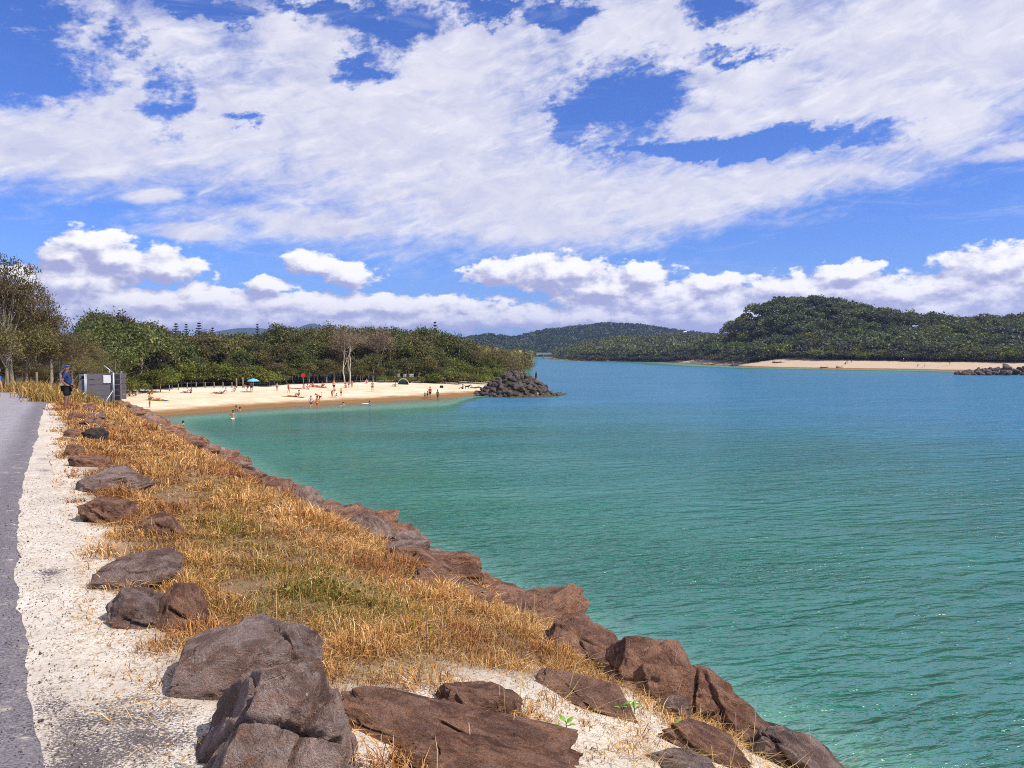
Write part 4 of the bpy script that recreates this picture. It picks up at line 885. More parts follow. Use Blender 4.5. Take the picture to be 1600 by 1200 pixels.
# little bright green seedlings in the sand
for k, (px, py) in enumerate(((990, 1116), (972, 1118), (1058, 1152), (884, 1148))):
    q = hit(px, py); mb = MB(); r_ = np.random.default_rng(k)
    root = link('seedling', None, loc=q)
    st2 = MB().tube([(0, 0, -0.02), (0.005, 0, 0.03), (0.0, 0.01, 0.07)], [0.004, 0.003, 0.002], 5); st2.obj('stem', L_lime, root)
    for j in range(5):
        a = j * 1.35 + k; e = Vector((math.cos(a), math.sin(a), 0.5)); sd_ = e.cross(Vector((0, 0, 1))).normalized() * 0.016; b0 = Vector((0, 0, 0.03 + 0.008 * j))
        MB().add([b0, b0 + e * 0.03 + sd_, b0 + e * 0.065 + Vector((0, 0, -0.008)), b0 + e * 0.03 - sd_, b0 + e * 0.032 + Vector((0, 0, 0.004))], [(0, 1, 4), (1, 2, 4), (2, 3, 4), (3, 0, 4)]).obj('leaf', M_seed if k else (M_seed := plain('seedling_green', (0.16, 0.30, 0.03), 0.5, 0.3, 0.1)), root)
    tag(root, ('bright green seedling in straw beside the small blue grey stone', 'smaller green seedling beside the bright one in straw', 'green seedling in white sand below the small blue grey stone', 'green seedling in sand behind the long flat slab')[k], 'plant')
# golden tussocks of dry grass by the bend, one rough mass
TV, TF, TC, tb = [], [], [], 0
for k, (px, py, h) in enumerate(((35, 612, 0.9), (48, 611, 0.8), (72, 622, 0.8), (85, 628, 0.7), (92, 618, 0.8), (20, 611, 0.7), (62, 614, 0.8), (105, 624, 0.6), (150, 634, 0.5), (128, 626, 0.6), (168, 632, 0.45), (5, 611, .8), (80, 616, .8))):
    q = hit(px, py); r_ = np.random.default_rng(k + 900); n = 600
    x = q[0] + r_.normal(0, 0.5, n); y = q[1] + r_.normal(0, 0.5, n)
    v, f, c_ = blades(x, y, h * r_.uniform(0.4, 1.1, n), np.full(n, 0.035), np.abs(r_.normal(0.3, 0.3, n)), GOLD[r_.choice(4, n)] * np.array((0.95, 1.05, 0.8)) * r_.uniform(0.6, 1.1, n)[:, None], r_)
    TV.append(v); TF.append(f + tb); TC.append(c_); tb += len(v)
tag(link('dry_tussock', mesh_np('dry_tussock', np.concatenate(TV), np.concatenate(TF), [M_grass], False, cols={'tint': np.concatenate(TC)})), 'golden dry tussock grass around the bend of the path', kind='stuff')

# ------------------------------------------------------------------ people
def skin_mesh(name, J, E, m_, sub=1):
    """J: list of (x, y, z, rx, ry); E: edges; grows one continuous surface"""
    me = bpy.data.meshes.new('tmp'); me.from_pydata([j[:3] for j in J], E, []); ob = bpy.data.objects.new('tmp', me); COL.objects.link(ob)
    ob.modifiers.new('s', 'SKIN').use_smooth_shade = True
    for i, j in enumerate(J): me.skin_vertices[0].data[i].radius = (j[3], j[4] if len(j) > 4 else j[3])
    me.skin_vertices[0].data[0].use_root = True
    ss = ob.modifiers.new('d', 'SUBSURF'); ss.levels = sub; ss.render_levels = sub
    dg_ = bpy.context.evaluated_depsgraph_get(); dg_.update()
    out_ = bpy.data.meshes.new_from_object(ob.evaluated_get(dg_)); out_.name = name
    bpy.data.objects.remove(ob); bpy.data.meshes.remove(me)
    out_.materials.clear(); out_.materials.append(m_); return out_
BASE = {'pelvis': (0, 0, .95, .135, .10), 'waist': (0, .01, 1.10, .12, .09), 'chest': (0, 0, 1.30, .155, .105), 'neckb': (0, -.01, 1.44, .075, .065), 'neck': (0, 0, 1.50, .05), 'head': (0, .02, 1.60, .078, .095), 'crown': (0, .015, 1.68, .07, .08),
        'nose': (0, .115, 1.585, .014),
        'shl': (-.17, 0, 1.40, .058), 'ell': (-.235, -.02, 1.13, .042), 'wrl': (-.25, .05, .89, .028), 'hal': (-.25, .075, .80, .034, .018),
        'shr': (.17, 0, 1.40, .058), 'elr': (.235, -.02, 1.13, .042), 'wrr': (.25, .05, .89, .028), 'har': (.25, .075, .80, .034, .018),
        'hpl': (-.09, 0, .88, .092), 'knl': (-.10, .02, .49, .06), 'anl': (-.10, -.02, .09, .042), 'tol': (-.115, .13, .03, .036, .028),
        'hpr': (.09, 0, .88, .092), 'knr': (.10, .02, .49, .06), 'anr': (.10, -.02, .09, .042), 'tor': (.115, .13, .03, .036, .028)}
EDG = [('pelvis', 'waist'), ('waist', 'chest'), ('chest', 'neckb'), ('neckb', 'neck'), ('neck', 'head'), ('head', 'crown'), ('head', 'nose'), ('chest', 'shl'), ('shl', 'ell'), ('ell', 'wrl'), ('wrl', 'hal'), ('chest', 'shr'), ('shr', 'elr'), ('elr', 'wrr'), ('wrr', 'har'),
       ('pelvis', 'hpl'), ('hpl', 'knl'), ('knl', 'anl'), ('anl', 'tol'), ('pelvis', 'hpr'), ('hpr', 'knr'), ('knr', 'anr'), ('anr', 'tor')]
def pose(**kw):
    d = dict(BASE)
    for k, v in kw.items(): d[k] = tuple(v) + tuple(BASE[k][3:])
    return d
POSES = {
 'stand': pose(),
 'walk': pose(knl=(-.10, .18, .50), anl=(-.10, .16, .10), tol=(-.11, .31, .04), knr=(.10, -.04, .49), anr=(.10, -.26, .15), tor=(.11, -.16, .03), ell=(-.24, -.14, 1.15), wrl=(-.25, -.12, .90), hal=(-.25, -.10, .81), elr=(.24, .08, 1.14), wrr=(.24, .24, .96), har=(.23, .30, .89)),
 'akimbo': pose(ell=(-.36, -.06, 1.15), wrl=(-.20, .06, .98), hal=(-.14, .09, .96), elr=(.36, -.06, 1.15), wrr=(.20, .06, .98), har=(.14, .09, .96)),
 'bend': pose(pelvis=(0, -.12, .90), waist=(0, .0, 1.02), chest=(0, .20, 1.12), neckb=(0, .32, 1.16), neck=(0, .37, 1.16), head=(0, .46, 1.15), crown=(0, .53, 1.18), nose=(0, .53, 1.07), shl=(-.17, .27, 1.12), shr=(.17, .27, 1.12), ell=(-.20, .36, .86), wrl=(-.16, .42, .63), hal=(-.15, .45, .55), elr=(.20, .36, .86), wrr=(.16, .42, .63), har=(.15, .45, .55), hpl=(-.09, -.10, .85), hpr=(.09, -.10, .85)),
 'sit': pose(pelvis=(0, 0, .13), waist=(0, -.05, .30), chest=(0, -.06, .50), neckb=(0, -.04, .63), neck=(0, -.02, .69), head=(0, 0, .79), crown=(0, 0, .87), nose=(0, .095, .775), shl=(-.17, -.05, .60), shr=(.17, -.05, .60), ell=(-.24, .05, .40), elr=(.24, .05, .40), wrl=(-.14, .26, .38), wrr=(.14, .26, .38), hal=(-.08, .33, .40), har=(.08, .33, .40),
             hpl=(-.09, .03, .12), hpr=(.09, .03, .12), knl=(-.13, .40, .42), knr=(.13, .40, .42), anl=(-.12, .62, .07), anr=(.12, .62, .07), tol=(-.13, .76, .04), tor=(.13, .76, .04)),
 'lean': pose(pelvis=(0, 0, .13), waist=(0, -.13, .26), chest=(0, -.27, .42), neckb=(0, -.34, .54), neck=(0, -.36, .60), head=(0, -.36, .70), crown=(0, -.37, .78), nose=(0, -.265, .70), shl=(-.18, -.32, .50), shr=(.18, -.32, .50), ell=(-.25, -.48, .28), elr=(.25, -.48, .28), wrl=(-.25, -.52, .06), wrr=(.25, -.52, .06), hal=(-.25, -.45, .03), har=(.25, -.45, .03),
              hpl=(-.09, .05, .11), hpr=(.09, .05, .11), knl=(-.11, .46, .16), knr=(.11, .44, .36), anl=(-.11, .86, .06), anr=(.11, .66, .06), tol=(-.14, .95, .12), tor=(.12, .80, .04)),
 'lie': pose(pelvis=(0, 0, .12), waist=(0, -.16, .11), chest=(0, -.36, .12), neckb=(0, -.50, .12), neck=(0, -.56, .12), head=(0, -.66, .13), crown=(0, -.74, .12), nose=(0, -.65, .225), shl=(-.18, -.46, .10), shr=(.18, -.46, .10), ell=(-.27, -.22, .08), elr=(.27, -.22, .08), wrl=(-.25, .02, .06), wrr=(.25, .02, .06), hal=(-.23, .1, .05), har=(.23, .1, .05),
             hpl=(-.09, .07, .11), hpr=(.09, .07, .11), knl=(-.11, .46, .13), knr=(.11, .44, .22), anl=(-.11, .87, .06), anr=(.12, .80, .06), tol=(-.14, .92, .14), tor=(.15, .88, .12)),
}
S_tan = plain('skin_tan', (0.42, 0.20, 0.12), 0.55, 0.3, 0.06); S_brown = plain('skin_brown', (0.26, 0.12, 0.075), 0.55, 0.3, 0.06); S_pale = plain('skin_pale', (0.58, 0.34, 0.25), 0.55, 0.3, 0.06)
SK = {'t': S_tan, 'b': S_brown, 'p': S_pale}
def cloth(name, c): return plain('cloth_' + name, c, 0.85, 0.1, 0.10, 20)
CL = {k: cloth(k, c) for k, c in {'red': (0.50, 0.035, 0.03), 'navy': (0.030, 0.042, 0.12), 'blue': (0.04, 0.14, 0.50), 'black': (0.02, 0.02, 0.022), 'white': (0.78, 0.76, 0.74), 'pink': (0.62, 0.20, 0.26), 'green': (0.07, 0.30, 0.12), 'orange': (0.62, 0.20, 0.04), 'grey': (0.25, 0.25, 0.27), 'teal': (0.05, 0.30, 0.34), 'yellow': (0.65, 0.45, 0.08), 'purple': (0.18, 0.06, 0.25), 'olive': (0.12, 0.12, 0.05)}.items()}
HAIR = {'d': plain('hair_dark', (0.025, 0.016, 0.012), 0.6, 0.3), 'f': plain('hair_fair', (0.34, 0.22, 0.09), 0.6, 0.3)}
def body_parts(P, fingers=False):
    names = list(P); J = [P[n] for n in names]; ix = {n: i for i, n in enumerate(names)}; E = [(ix[a], ix[b]) for a, b in EDG]
    if fingers:
        for s_, h_, w_ in (('l', 'hal', 'wrl'), ('r', 'har', 'wrr')):
            h = np.array(P[h_][:3]); d = h - np.array(P[w_][:3]); d /= np.linalg.norm(d); sd = np.cross(d, (0, 0, 1.) if abs(d[2]) < .8 else (0, 1., 0)); sd /= np.linalg.norm(sd); nn = np.cross(sd, d)
            for k, (o_, L) in enumerate(((-.026, .060), (-.009, .072), (.009, .068), (.026, .055))):
                a = h + d * .035 + sd * o_; b = a + d * L * .55 - nn * .008; c = b + d * L * .4 - nn * .022
                n0_ = len(J); J += [(*a, .010), (*b, .009), (*c, .0075)]; E += [(ix[h_], n0_), (n0_, n0_ + 1), (n0_ + 1, n0_ + 2)]
            a = h - d * .02 + sd * .038; b = a + d * .03 + sd * .018; n0_ = len(J); J += [(*a, .011), (*b, .009)]; E += [(ix[h_], n0_), (n0_, n0_ + 1)]
    return J, E
def grow(P, keys, f, ends=None):
    """garment: the joints in keys with fatter radii; ends cut segments short {joint: (toward, fraction)}"""
    names = list(keys); J = []
    for n in names:
        j = P[n]; rx = j[3] * f + 0.006; ry = (j[4] if len(j) > 4 else j[3]) * f + 0.006; c = np.array(j[:3], float)
        if ends and n in ends:
            o_, fr = ends[n]; q = P[o_]; c = np.array(q[:3]) * (1 - fr) + c * fr; r0 = q[3] * (1 - fr) + j[3] * fr; rx = ry = r0 * f + 0.012
        J.append((*c, rx, ry))
    E = [(names.index(a), names.index(b)) for a, b in EDG if a in names and b in names]; return J, E
LIB = {}
def part_mesh(pose_name, what):
    k = (pose_name, what)
    if k in LIB: return LIB[k]
    P = POSES[pose_name]
    if what == 'body': J, E = body_parts(P); m_ = S_tan
    elif what == 'shorts': J, E = grow(P, ('pelvis', 'hpl', 'knl', 'hpr', 'knr'), 1.12, {'knl': ('hpl', .6), 'knr': ('hpr', .6)}); m_ = CL['navy']
    elif what == 'briefs': J, E = grow(P, ('pelvis', 'hpl', 'knl', 'hpr', 'knr'), 1.08, {'knl': ('hpl', .16), 'knr': ('hpr', .16)}); m_ = CL['navy']
    elif what == 'shirt': J, E = grow(P, ('pelvis', 'waist', 'chest', 'neckb', 'shl', 'ell', 'shr', 'elr'), 1.12, {'ell': ('shl', .62), 'elr': ('shr', .62)}); m_ = CL['white']
    elif what == 'suit': J, E = grow(P, ('pelvis', 'waist', 'chest', 'hpl', 'hpr', 'knl', 'knr'), 1.07, {'knl': ('hpl', .1), 'knr': ('hpr', .1)}); m_ = CL['navy']
    elif what == 'hair':
        h = np.array(P['head'][:3]); c = np.array(P['crown'][:3]); n = np.array(P['nose'][:3]) - h; n /= np.linalg.norm(n); u = c - h; u /= np.linalg.norm(u)
        J = [(*(h + u * .055 - n * .022), .088, .098), (*(h + u * .092 - n * .012), .07, .08), (*(h - n * .062 - u * .03), .062, .05)]; E = [(0, 1), (0, 2)]; m_ = HAIR['d']
    LIB[k] = skin_mesh(what, J, E, m_); return LIB[k]
def setmat(o, m_):
    o.material_slots[0].link = 'OBJECT'; o.material_slots[0].material = m_
def person(loc, pose_name, face, label, skin='t', wear=(('shorts', 'navy'),), hair='d', h=1.72, group=None):
    root = link('person', None, loc=loc, rot=(0, 0, R(face)), scale=h / 1.76); tag(root, label, 'person', group)
    b = link('body', part_mesh(pose_name, 'body'), root); setmat(b, SK[skin])
    for w_, c_ in wear: g = link(w_, part_mesh(pose_name, w_), root); setmat(g, CL[c_])
    hr = link('hair', part_mesh(pose_name, 'hair'), root); setmat(hr, HAIR[hair]); return root
def water_or_land(px, py, wade=None):
    q = hit(px, py); return q
# (px, py of the feet, pose, facing degrees, height, skin, garments, hair, label); facing 0 looks away from the camera
FOLK = [
 (203, 619, 'sit', 200, 1.7, 't', 'shorts:red', 'd', 'person in red shorts sitting on white sand nearest the plank enclosure'),
 (211, 619, 'lean', 160, 1.65, 'p', 'suit:black', 'f', 'fair haired person in black swimsuit leaning back near the plank enclosure'),
 (238, 616, 'sit', 100, 1.7, 'b', 'shorts:orange', 'd', 'person in orange shorts sitting high on the sand above the yellow towel'),
 (234, 625, 'sit', 250, 1.7, 't', 'briefs:black', 'd', 'person in black briefs sitting at the end of the yellow towel'),
 (245, 625, 'lie', 265, 1.7, 't', 'briefs:red', 'd', 'person in red briefs lying on the yellow towel'),
 (234, 637, 'stand', 150, 1.05, 't', 'shorts:orange', 'd', 'small child in orange shorts standing on damp sand'),
 (291, 614, 'lie', 80, 1.7, 't', 'shorts:red', 'd', 'person in red shorts lying below the lime bushes'),
 (299, 613, 'sit', 120, 1.7, 't', 'suit:red', 'd', 'person in red swimsuit sitting beside one lying below the lime bushes'),
 (339, 615, 'lie', 80, 1.75, 't', 'briefs:black', 'd', 'person in black briefs lying on the sand below the timber posts'),
 (349, 614, 'lean', 100, 1.7, 'p', 'suit:teal', 'f', 'person in teal swimsuit leaning back below the timber posts'),
 (367, 612, 'sit', 170, 1.7, 'p', 'briefs:white', 'd', 'person in white briefs sitting just in front of the timber posts'),
 (386, 613, 'bend', 100, 1.65, 't', 'shorts:red', 'd', 'person in red shorts bending down beside the blue umbrella'),
 (393, 613, 'stand', 200, 1.7, 'b', 'shorts:navy', 'd', 'person in navy shorts standing under the blue umbrella'),
 (433, 611, 'stand', 30, 1.35, 't', 'shorts:blue', 'd', 'boy in blue shorts standing alone on dry sand'),
 (451, 614, 'walk', 300, 1.5, 't', 'shorts:red', 'd', 'youth in red shorts walking past the reclining bathers'),
 (455, 620, 'lie', 85, 1.7, 't', 'briefs:orange', 'd', 'person in orange briefs lying on the brown towel'),
 (467, 619, 'sit', 90, 1.7, 't', 'suit:black', 'd', 'person in black swimsuit sitting at the end of the brown towel'),
 (475, 608, 'sit', 180, 1.7, 'p', 'suit:navy', 'd', 'person in navy swimsuit sitting below the red sign'),
 (481, 608, 'lean', 200, 1.7, 't', 'shorts:white', 'd', 'person in white shorts leaning back below the red sign'),
 (489, 604, 'sit', 120, 1.7, 't', 'shorts:red', 'd', 'person in red shorts sitting by the wood edge on red cloth'),
 (496, 604, 'lie', 95, 1.7, 't', 'briefs:navy', 'd', 'person in navy briefs lying by the wood edge on red cloth'),
 (504, 604, 'sit', 230, 1.65, 't', 'suit:red', 'd', 'person in red swimsuit sitting by the wood edge on red cloth'),
 (522, 611, 'stand', 170, 1.7, 'p', 'shorts:black', 'f', 'tall person in black shorts standing mid beach'),
 (519, 621, 'bend', 250, 1.6, 't', 'suit:red', 'd', 'person in red swimsuit bending over a child at the damp sand'),
 (526, 621, 'sit', 110, 1.2, 't', 'shorts:white', 'd', 'child in white shorts sitting on damp sand'),
 (533, 619, 'stand', 210, 1.2, 't', 'shorts:black', 'd', 'child in black shorts standing on damp sand'),
 (499, 629, 'bend', 90, 1.7, 't', 'shorts:red', 'd', 'person in red shorts bending at the water edge'),
 (503, 624, 'stand', 270, 1.0, 'p', 'shorts:white', 'f', 'toddler in white shorts standing at the water edge'),
 (486, 636, 'akimbo', 10, 1.7, 'p', 'shorts:purple', 'd', 'pale wader in purple shorts standing knee deep'),
 (496, 636, 'stand', 20, 1.7, 't', 'shorts:orange', 'd', 'tanned wader in orange shorts standing knee deep'),
 (536, 634, 'sit', 150, 1.5, 'p', 'suit:black', 'd', 'bather in black swimsuit sitting in the shallows'),
 (578, 632, 'sit', 250, 1.6, 't', 'shirt:blue,shorts:blue', 'd', 'bather in bright blue shirt sitting in the shallows by a white board'),
 (540, 606, 'sit', 200, 1.5, 't', 'shorts:orange', 'd', 'child in orange shorts sitting beside two standing children'),
 (545, 606, 'stand', 180, 1.2, 't', 'shorts:red', 'd', 'child in red shorts standing below the white trunks'),
 (550, 606, 'stand', 160, 1.3, 't', 'shorts:orange', 'd', 'child in orange shorts standing below the white trunks'),
 (582, 612, 'stand', 190, 1.7, 't', 'shorts:olive', 'd', 'person in olive shorts standing alone between the white trunks and the tent'),
 (573, 599, 'sit', 180, 1.7, 'p', 'shirt:pink,shorts:grey', 'd', 'person in pink shirt sitting by the wood edge'),
 (618, 604, 'sit', 100, 1.7, 't', 'shorts:orange', 'd', 'person in orange shorts sitting beside the sun tent'),
 (672, 622, 'stand', 10, 1.72, 't', 'shirt:red,shorts:black', 'd', 'adult in red shirt standing at the water edge with two children'),
 (664, 623, 'stand', 20, 1.05, 'b', 'shorts:navy', 'd', 'child in navy shorts at the water edge beside the red shirted adult'),
 (668, 623, 'stand', 350, 1.15, 'b', 'suit:black', 'd', 'child in black swimsuit at the water edge beside the red shirted adult'),
 (684, 624, 'stand', 330, 1.65, 'b', 'shirt:grey,shorts:olive', 'd', 'adult in grey shirt wading at the water edge towards the groyne'),
 (671, 595, 'sit', 180, 1.7, 'p', 'shirt:white,shorts:grey', 'd', 'person in white shirt sitting under the bright green scrub'),
 (692, 599, 'stand', 160, 1.72, 't', 'shirt:white,shorts:navy', 'd', 'person in white shirt standing under the bright green scrub'),
 (711, 600, 'lie', 85, 1.7, 't', 'briefs:navy', 'd', 'person in navy briefs lying on the sand near the groyne'),
 (723, 608, 'sit', 100, 1.7, 'b', 'shirt:black,shorts:black', 'd', 'person dressed in black sitting near the groyne'),
 (751, 597, 'lean', 90, 1.7, 't', 'shorts:red', 'd', 'person in red shorts leaning back against the foot of the groyne'),
 (755, 596, 'sit', 250, 1.7, 'b', 'shirt:navy,shorts:grey', 'd', 'person in navy shirt sitting at the foot of the groyne'),
]
POSES['wadep'] = POSES['akimbo']
def wears(t): return tuple(tuple(x.split(':')) for x in t.split(','))
for px, py, ps, fc, h, sk, wr, hr, lb in FOLK:
    q = hit(px, py); person(q, ps, fc, lb, sk, wears(wr), hr, h)
# swimmers: bodies stand on the bed, the water covers them
for px, py, dpt, ps, fc, sk, wr, lb in ((364, 655, 0.80, 'akimbo', 200, 't', 'shorts:white', 'bather in white shorts standing waist deep'), (369, 641, 1.15, 'stand', 30, 'b', 'shorts:navy', 'dark haired bather standing chest deep beside a swimmer'),
                                        (375, 642, 1.25, 'stand', 100, 't', 'shorts:red', 'swimmer with only head and shoulders out beside another bather'), (286, 663, 1.35, 'stand', 60, 't', 'shorts:red', 'lone swimmer with only the head out near the rock wall')):
    d = ray(px, py); k = -CAM[2] / d[2]; q = CAM + d * k; q[2] = -dpt; person(q, ps, fc, lb, sk, wears(wr))
# the far bank and the groyne
for px, py, ps, fc, wr, h, lb in ((1321, 569, 'sit', 90, 'shirt:navy,shorts:black', 1.8, 'person in navy sitting on the far bank beach beside a standing pair'), (1323.5, 569, 'stand', 180, 'shorts:red', 1.7, 'person in red shorts standing on the far bank beach'), (1330, 567.5, 'stand', 150, 'shirt:black,shorts:navy', 1.7, 'person in black shirt standing on the far bank beach'),
                            (1412, 565, 'stand', 200, 'shirt:white,shorts:grey', 1.7, 'person in white shirt standing at the back of the far bank beach'), (1484, 570.5, 'walk', 270, 'shirt:black,shorts:black', 1.85, 'person in black walking on the far bank beach'), (1434, 573.5, 'bend', 270, 'shorts:navy', 1.5, 'child in navy shorts bending at the far bank water edge'), (1445, 573.5, 'stand', 90, 'shorts:orange', 1.3, 'child in orange shorts at the far bank water edge')):
    q = hit(px, py); person(q, ps, fc, lb, 't', wears(wr), 'd', h)
q = at_dist(830, 126.5); q[2] = 1.35
person((GROYNE[0] + 3.4, GROYNE[1] - 2.0, tz(GROYNE[0] + 3.4, GROYNE[1] - 2.0) + 0.40), 'stand', 120, 'person in dark clothes standing on the rock groyne', 'b', (('shirt', 'black'), ('shorts', 'navy')))

# ---- the man beside the path, facing the river (local +Y is forward)
POSES['man'] = pose(chest=(0, -.01, 1.29), waist=(0, .03, 1.10), head=(0, .045, 1.60), crown=(0, .045, 1.68), nose=(0, .14, 1.58), neck=(0, .01, 1.50), ell=(-.25, -.10, 1.14), wrl=(-.20, .10, 1.00), hal=(-.15, .17, .985), elr=(.25, -.11, 1.13), wrr=(.20, .07, .96), har=(.14, .13, .94),
                    knl=(-.10, .04, .49), anl=(-.10, .0, .09), tol=(-.115, .15, .03), knr=(.11, .0, .49), anr=(.11, -.06, .09), tor=(.125, .09, .03))
P = POSES['man']
q = hit(105, 641.5); man = link('person', None, loc=q, rot=(0, 0, R(-72)), scale=1.84 / 1.76); tag(man, 'man in blue cap, navy shirt and dark shorts standing by the path', 'person')
J, E = body_parts(P, True); link('body', skin_mesh('body', J, E, S_brown, 2), man)
for sx in (-1, 1): MB().tube([(sx * .082, .03, 1.575), (sx * .092, .022, 1.60), (sx * .086, .03, 1.625)], [.012, .02, .014], 6).obj('ear', S_brown, man, True)
for sx in (-1, 1): MB().tube([(sx * .03, .128, 1.612), (sx * .03, .137, 1.612)], [.011, .008], 8).obj('eye', HAIR['d'], man, True)
MB().tube([(-.025, .132, 1.545), (0, .138, 1.543), (.025, .132, 1.545)], .006, 6).obj('mouth', plain('lips', (0.30, 0.10, 0.08), 0.5, 0.3), man, True)
J, E = grow(P, ('pelvis', 'waist', 'chest', 'neckb', 'shl', 'ell', 'shr', 'elr'), 1.14, {'ell': ('shl', .70), 'elr': ('shr', .70)}); J[0] = (0, .01, .93, .165, .135); J[1] = (0, .035, 1.10, .155, .135)
link('shirt', skin_mesh('shirt', J, E, CL['navy'], 2), man)
J, E = grow(P, ('pelvis', 'hpl', 'knl', 'hpr', 'knr'), 1.2, {'knl': ('hpl', .86), 'knr': ('hpr', .86)}); J = [(j[0], j[1], j[2], j[3] + .012, j[4] + .012) for j in J]
link('shorts', skin_mesh('shorts', J, E, CL['black'], 2), man)
capm = plain('cap_blue', (0.05, 0.07, 0.42), 0.8, 0.1, 0.1)
J = [(0, .03, 1.665, .098, .112), (0, .028, 1.715, .086, .098), (0, .025, 1.742, .05, .055)]; cp = link('cap', skin_mesh('cap', J, [(0, 1), (1, 2)], capm, 2), man)
mb = MB(); n = 10; top_ = [(.085 * math.cos(math.pi * k / n), .12 + .10 * math.sin(math.pi * k / n), 1.655 - .012 * math.sin(math.pi * k / n)) for k in range(n + 1)]
mb.add(top_ + [(x_, y_, z_ - .008) for x_, y_, z_ in top_], [tuple(range(n + 1)), tuple(range(2 * n + 1, n, -1))] + [(k, k + n + 1, k + n + 2, k + 1) for k in range(n)] + [(0, n, 2 * n + 1, n + 1)]); mb.obj('cap_peak', capm, cp)
for sx, a in ((-1, 'l'), (1, 'r')):
    t_ = P['to' + a]; h_ = P['an' + a]; MB().tube([(h_[0], h_[1] - .06, .035), (h_[0], h_[1] + .05, .045), (t_[0], t_[1] + .05, .03)], [.045, .052, .03], 8).obj('shoe', CL['grey'], man, True)
# a second walker just entering on the path
q = hit(-4, 613); w2_ = person(q, 'walk', -100, 'walker in white checked shirt and blue shorts on the path by the bend', 't', (('shirt', 'white'), ('shorts', 'blue')), 'd', 1.72)

# ------------------------------------------------------------------ plank enclosure with galvanised posts
M_plank, T, o = mat('grey_planks'); Pn = T.node('ShaderNodeTexCoord').outputs['Object']
n_ = T.noise(T.scalev(Pn, (2, 2, 30)), 1.0, 5, 0.65); principled(T, o, T.mix(n_, (0.10, 0.09, 0.10), (0.22, 0.20, 0.215)), 0.9, 0.15, bump(T, n_, 0.5, 0.01))
M_galv = plain('galvanised_steel', (0.50, 0.51, 0.54), 0.45, 0.5, 0.10, 20, 0.6); M_white = plain('white_paint', (0.78, 0.78, 0.78), 0.6, 0.3, 0.04)
d_ = 41.0; q = at_dist(153, d_); zb = 7 - (627 - 550) * d_ / FPX; mpp = d_ / FPX
enc = link('plank_enclosure', None, loc=(q[0], q[1], zb), rot=(0, 0, R(14))); tag(enc, 'grey plank enclosure with galvanised posts beside the standing man', 'enclosure')
Wd, Ht = 1.55, 1.42
for k in range(5):
    z0 = Ht / 5 * (k + .5)
    for nm, c, d in (('plank', (-.12, 0, z0), (Wd, .07, Ht / 5 - .035)), ('plank', (Wd / 2 - .12 + .22, .18, z0), (.50, .07, Ht / 5 - .035))):
        if c[1] > 0: MB().box(c, d, R(-38) + math.pi / 2 * 0).obj(nm, M_plank, enc, bevel=.006)
        else: MB().box(c, d).obj(nm, M_plank, enc, bevel=.006)
    MB().box((-Wd / 2 - .12 + .035, .75, z0), (.07, 1.4, Ht / 5 - .035)).obj('plank', M_plank, enc, bevel=.006)
    MB().box((.25, 1.42, z0), (Wd, .07, Ht / 5 - .035)).obj('plank', M_plank, enc, bevel=.006)
for x_ in (-Wd / 2 + .06, Wd / 2 + .18):
    y_ = -.045 if x_ < 0 else -.03 + .50
    MB().tube([(x_, -.075 if x_ < 0 else .12, Ht - .17), (x_, -.036 if x_ < 0 else .20, Ht - .17)], .075, 14).obj('lifting_hole', CL['black'], enc)
MB().tube([(-.60, -.12, -.25), (-.60, -.12, Ht + .01)], .032, 10).obj('fence_post', M_galv, enc, True)
MB().tube([(-.54, -.12, -.25), (-.54, -.12, Ht + .01)], .018, 8).obj('fence_post', M_galv, enc, True)
MB().tube([(-.62, -.13, .50), (-.84, -.30, .12), (-.86, -.32, -.1)], .022, 8).obj('brace', M_galv, enc, True)
pst = MB().tube([(.76, -.12, -.25), (.76, -.12, Ht + .06)], .040, 10).obj('fence_post', M_galv, enc, True)
MB().tube([(.76, -.12, Ht + .05), (.33, -.18, Ht + .44)], .026, 8).obj('barbed_wire_arm', M_galv, pst, True)
MB().tube([(.72, -.13, .55), (.44, -.32, .02), (.42, -.33, -.1)], .024, 8).obj('brace', M_galv, enc, True)
MB().box((.44, -.055, 1.15), (.36, .03, .42)).obj('notice_board', M_white, enc, bevel=.004)
MB().tube([(.50, .2, Ht - .1), (.50, .2, Ht + .24)], .02, 8).obj('pipe', M_galv, enc, True)
# wooden posts behind the bend
M_post = plain('weathered_post', (0.22, 0.17, 0.12), 0.9, 0.1, 0.25, 12)
def post(px, d, h, r_, label, group):
    q = at_dist(px, d); po = MB().tube([(0, 0, -.3), (0.01, 0, h * .5), (0, 0, h), (0, 0, h + .03)], [r_, r_ * .96, r_ * .93, r_ * .6], 10).obj('wooden_post', M_post, None, True, loc=q); tag(po, label, 'post', group)
post(11, 47, 1.1, .07, 'weathered wooden post among tussocks beside the walker', None); post(57, 46, 1.15, .07, 'weathered wooden post among tussocks between the walker and the man', None)
post(369, 122, 1.5, .13, 'stout timber post behind the beach beside its twin', 'twin timber posts'); post(379, 123, 1.6, .13, 'stout timber post behind the beach beside its twin', 'twin timber posts')
for k, px in enumerate(range(250, 365, 14)): post(px, np.interp(px, EDX, EDD) - 6.5, .9, .08, 'short timber fence post at the foot of the lime bushes', 'fence posts at the foot of the lime bushes')

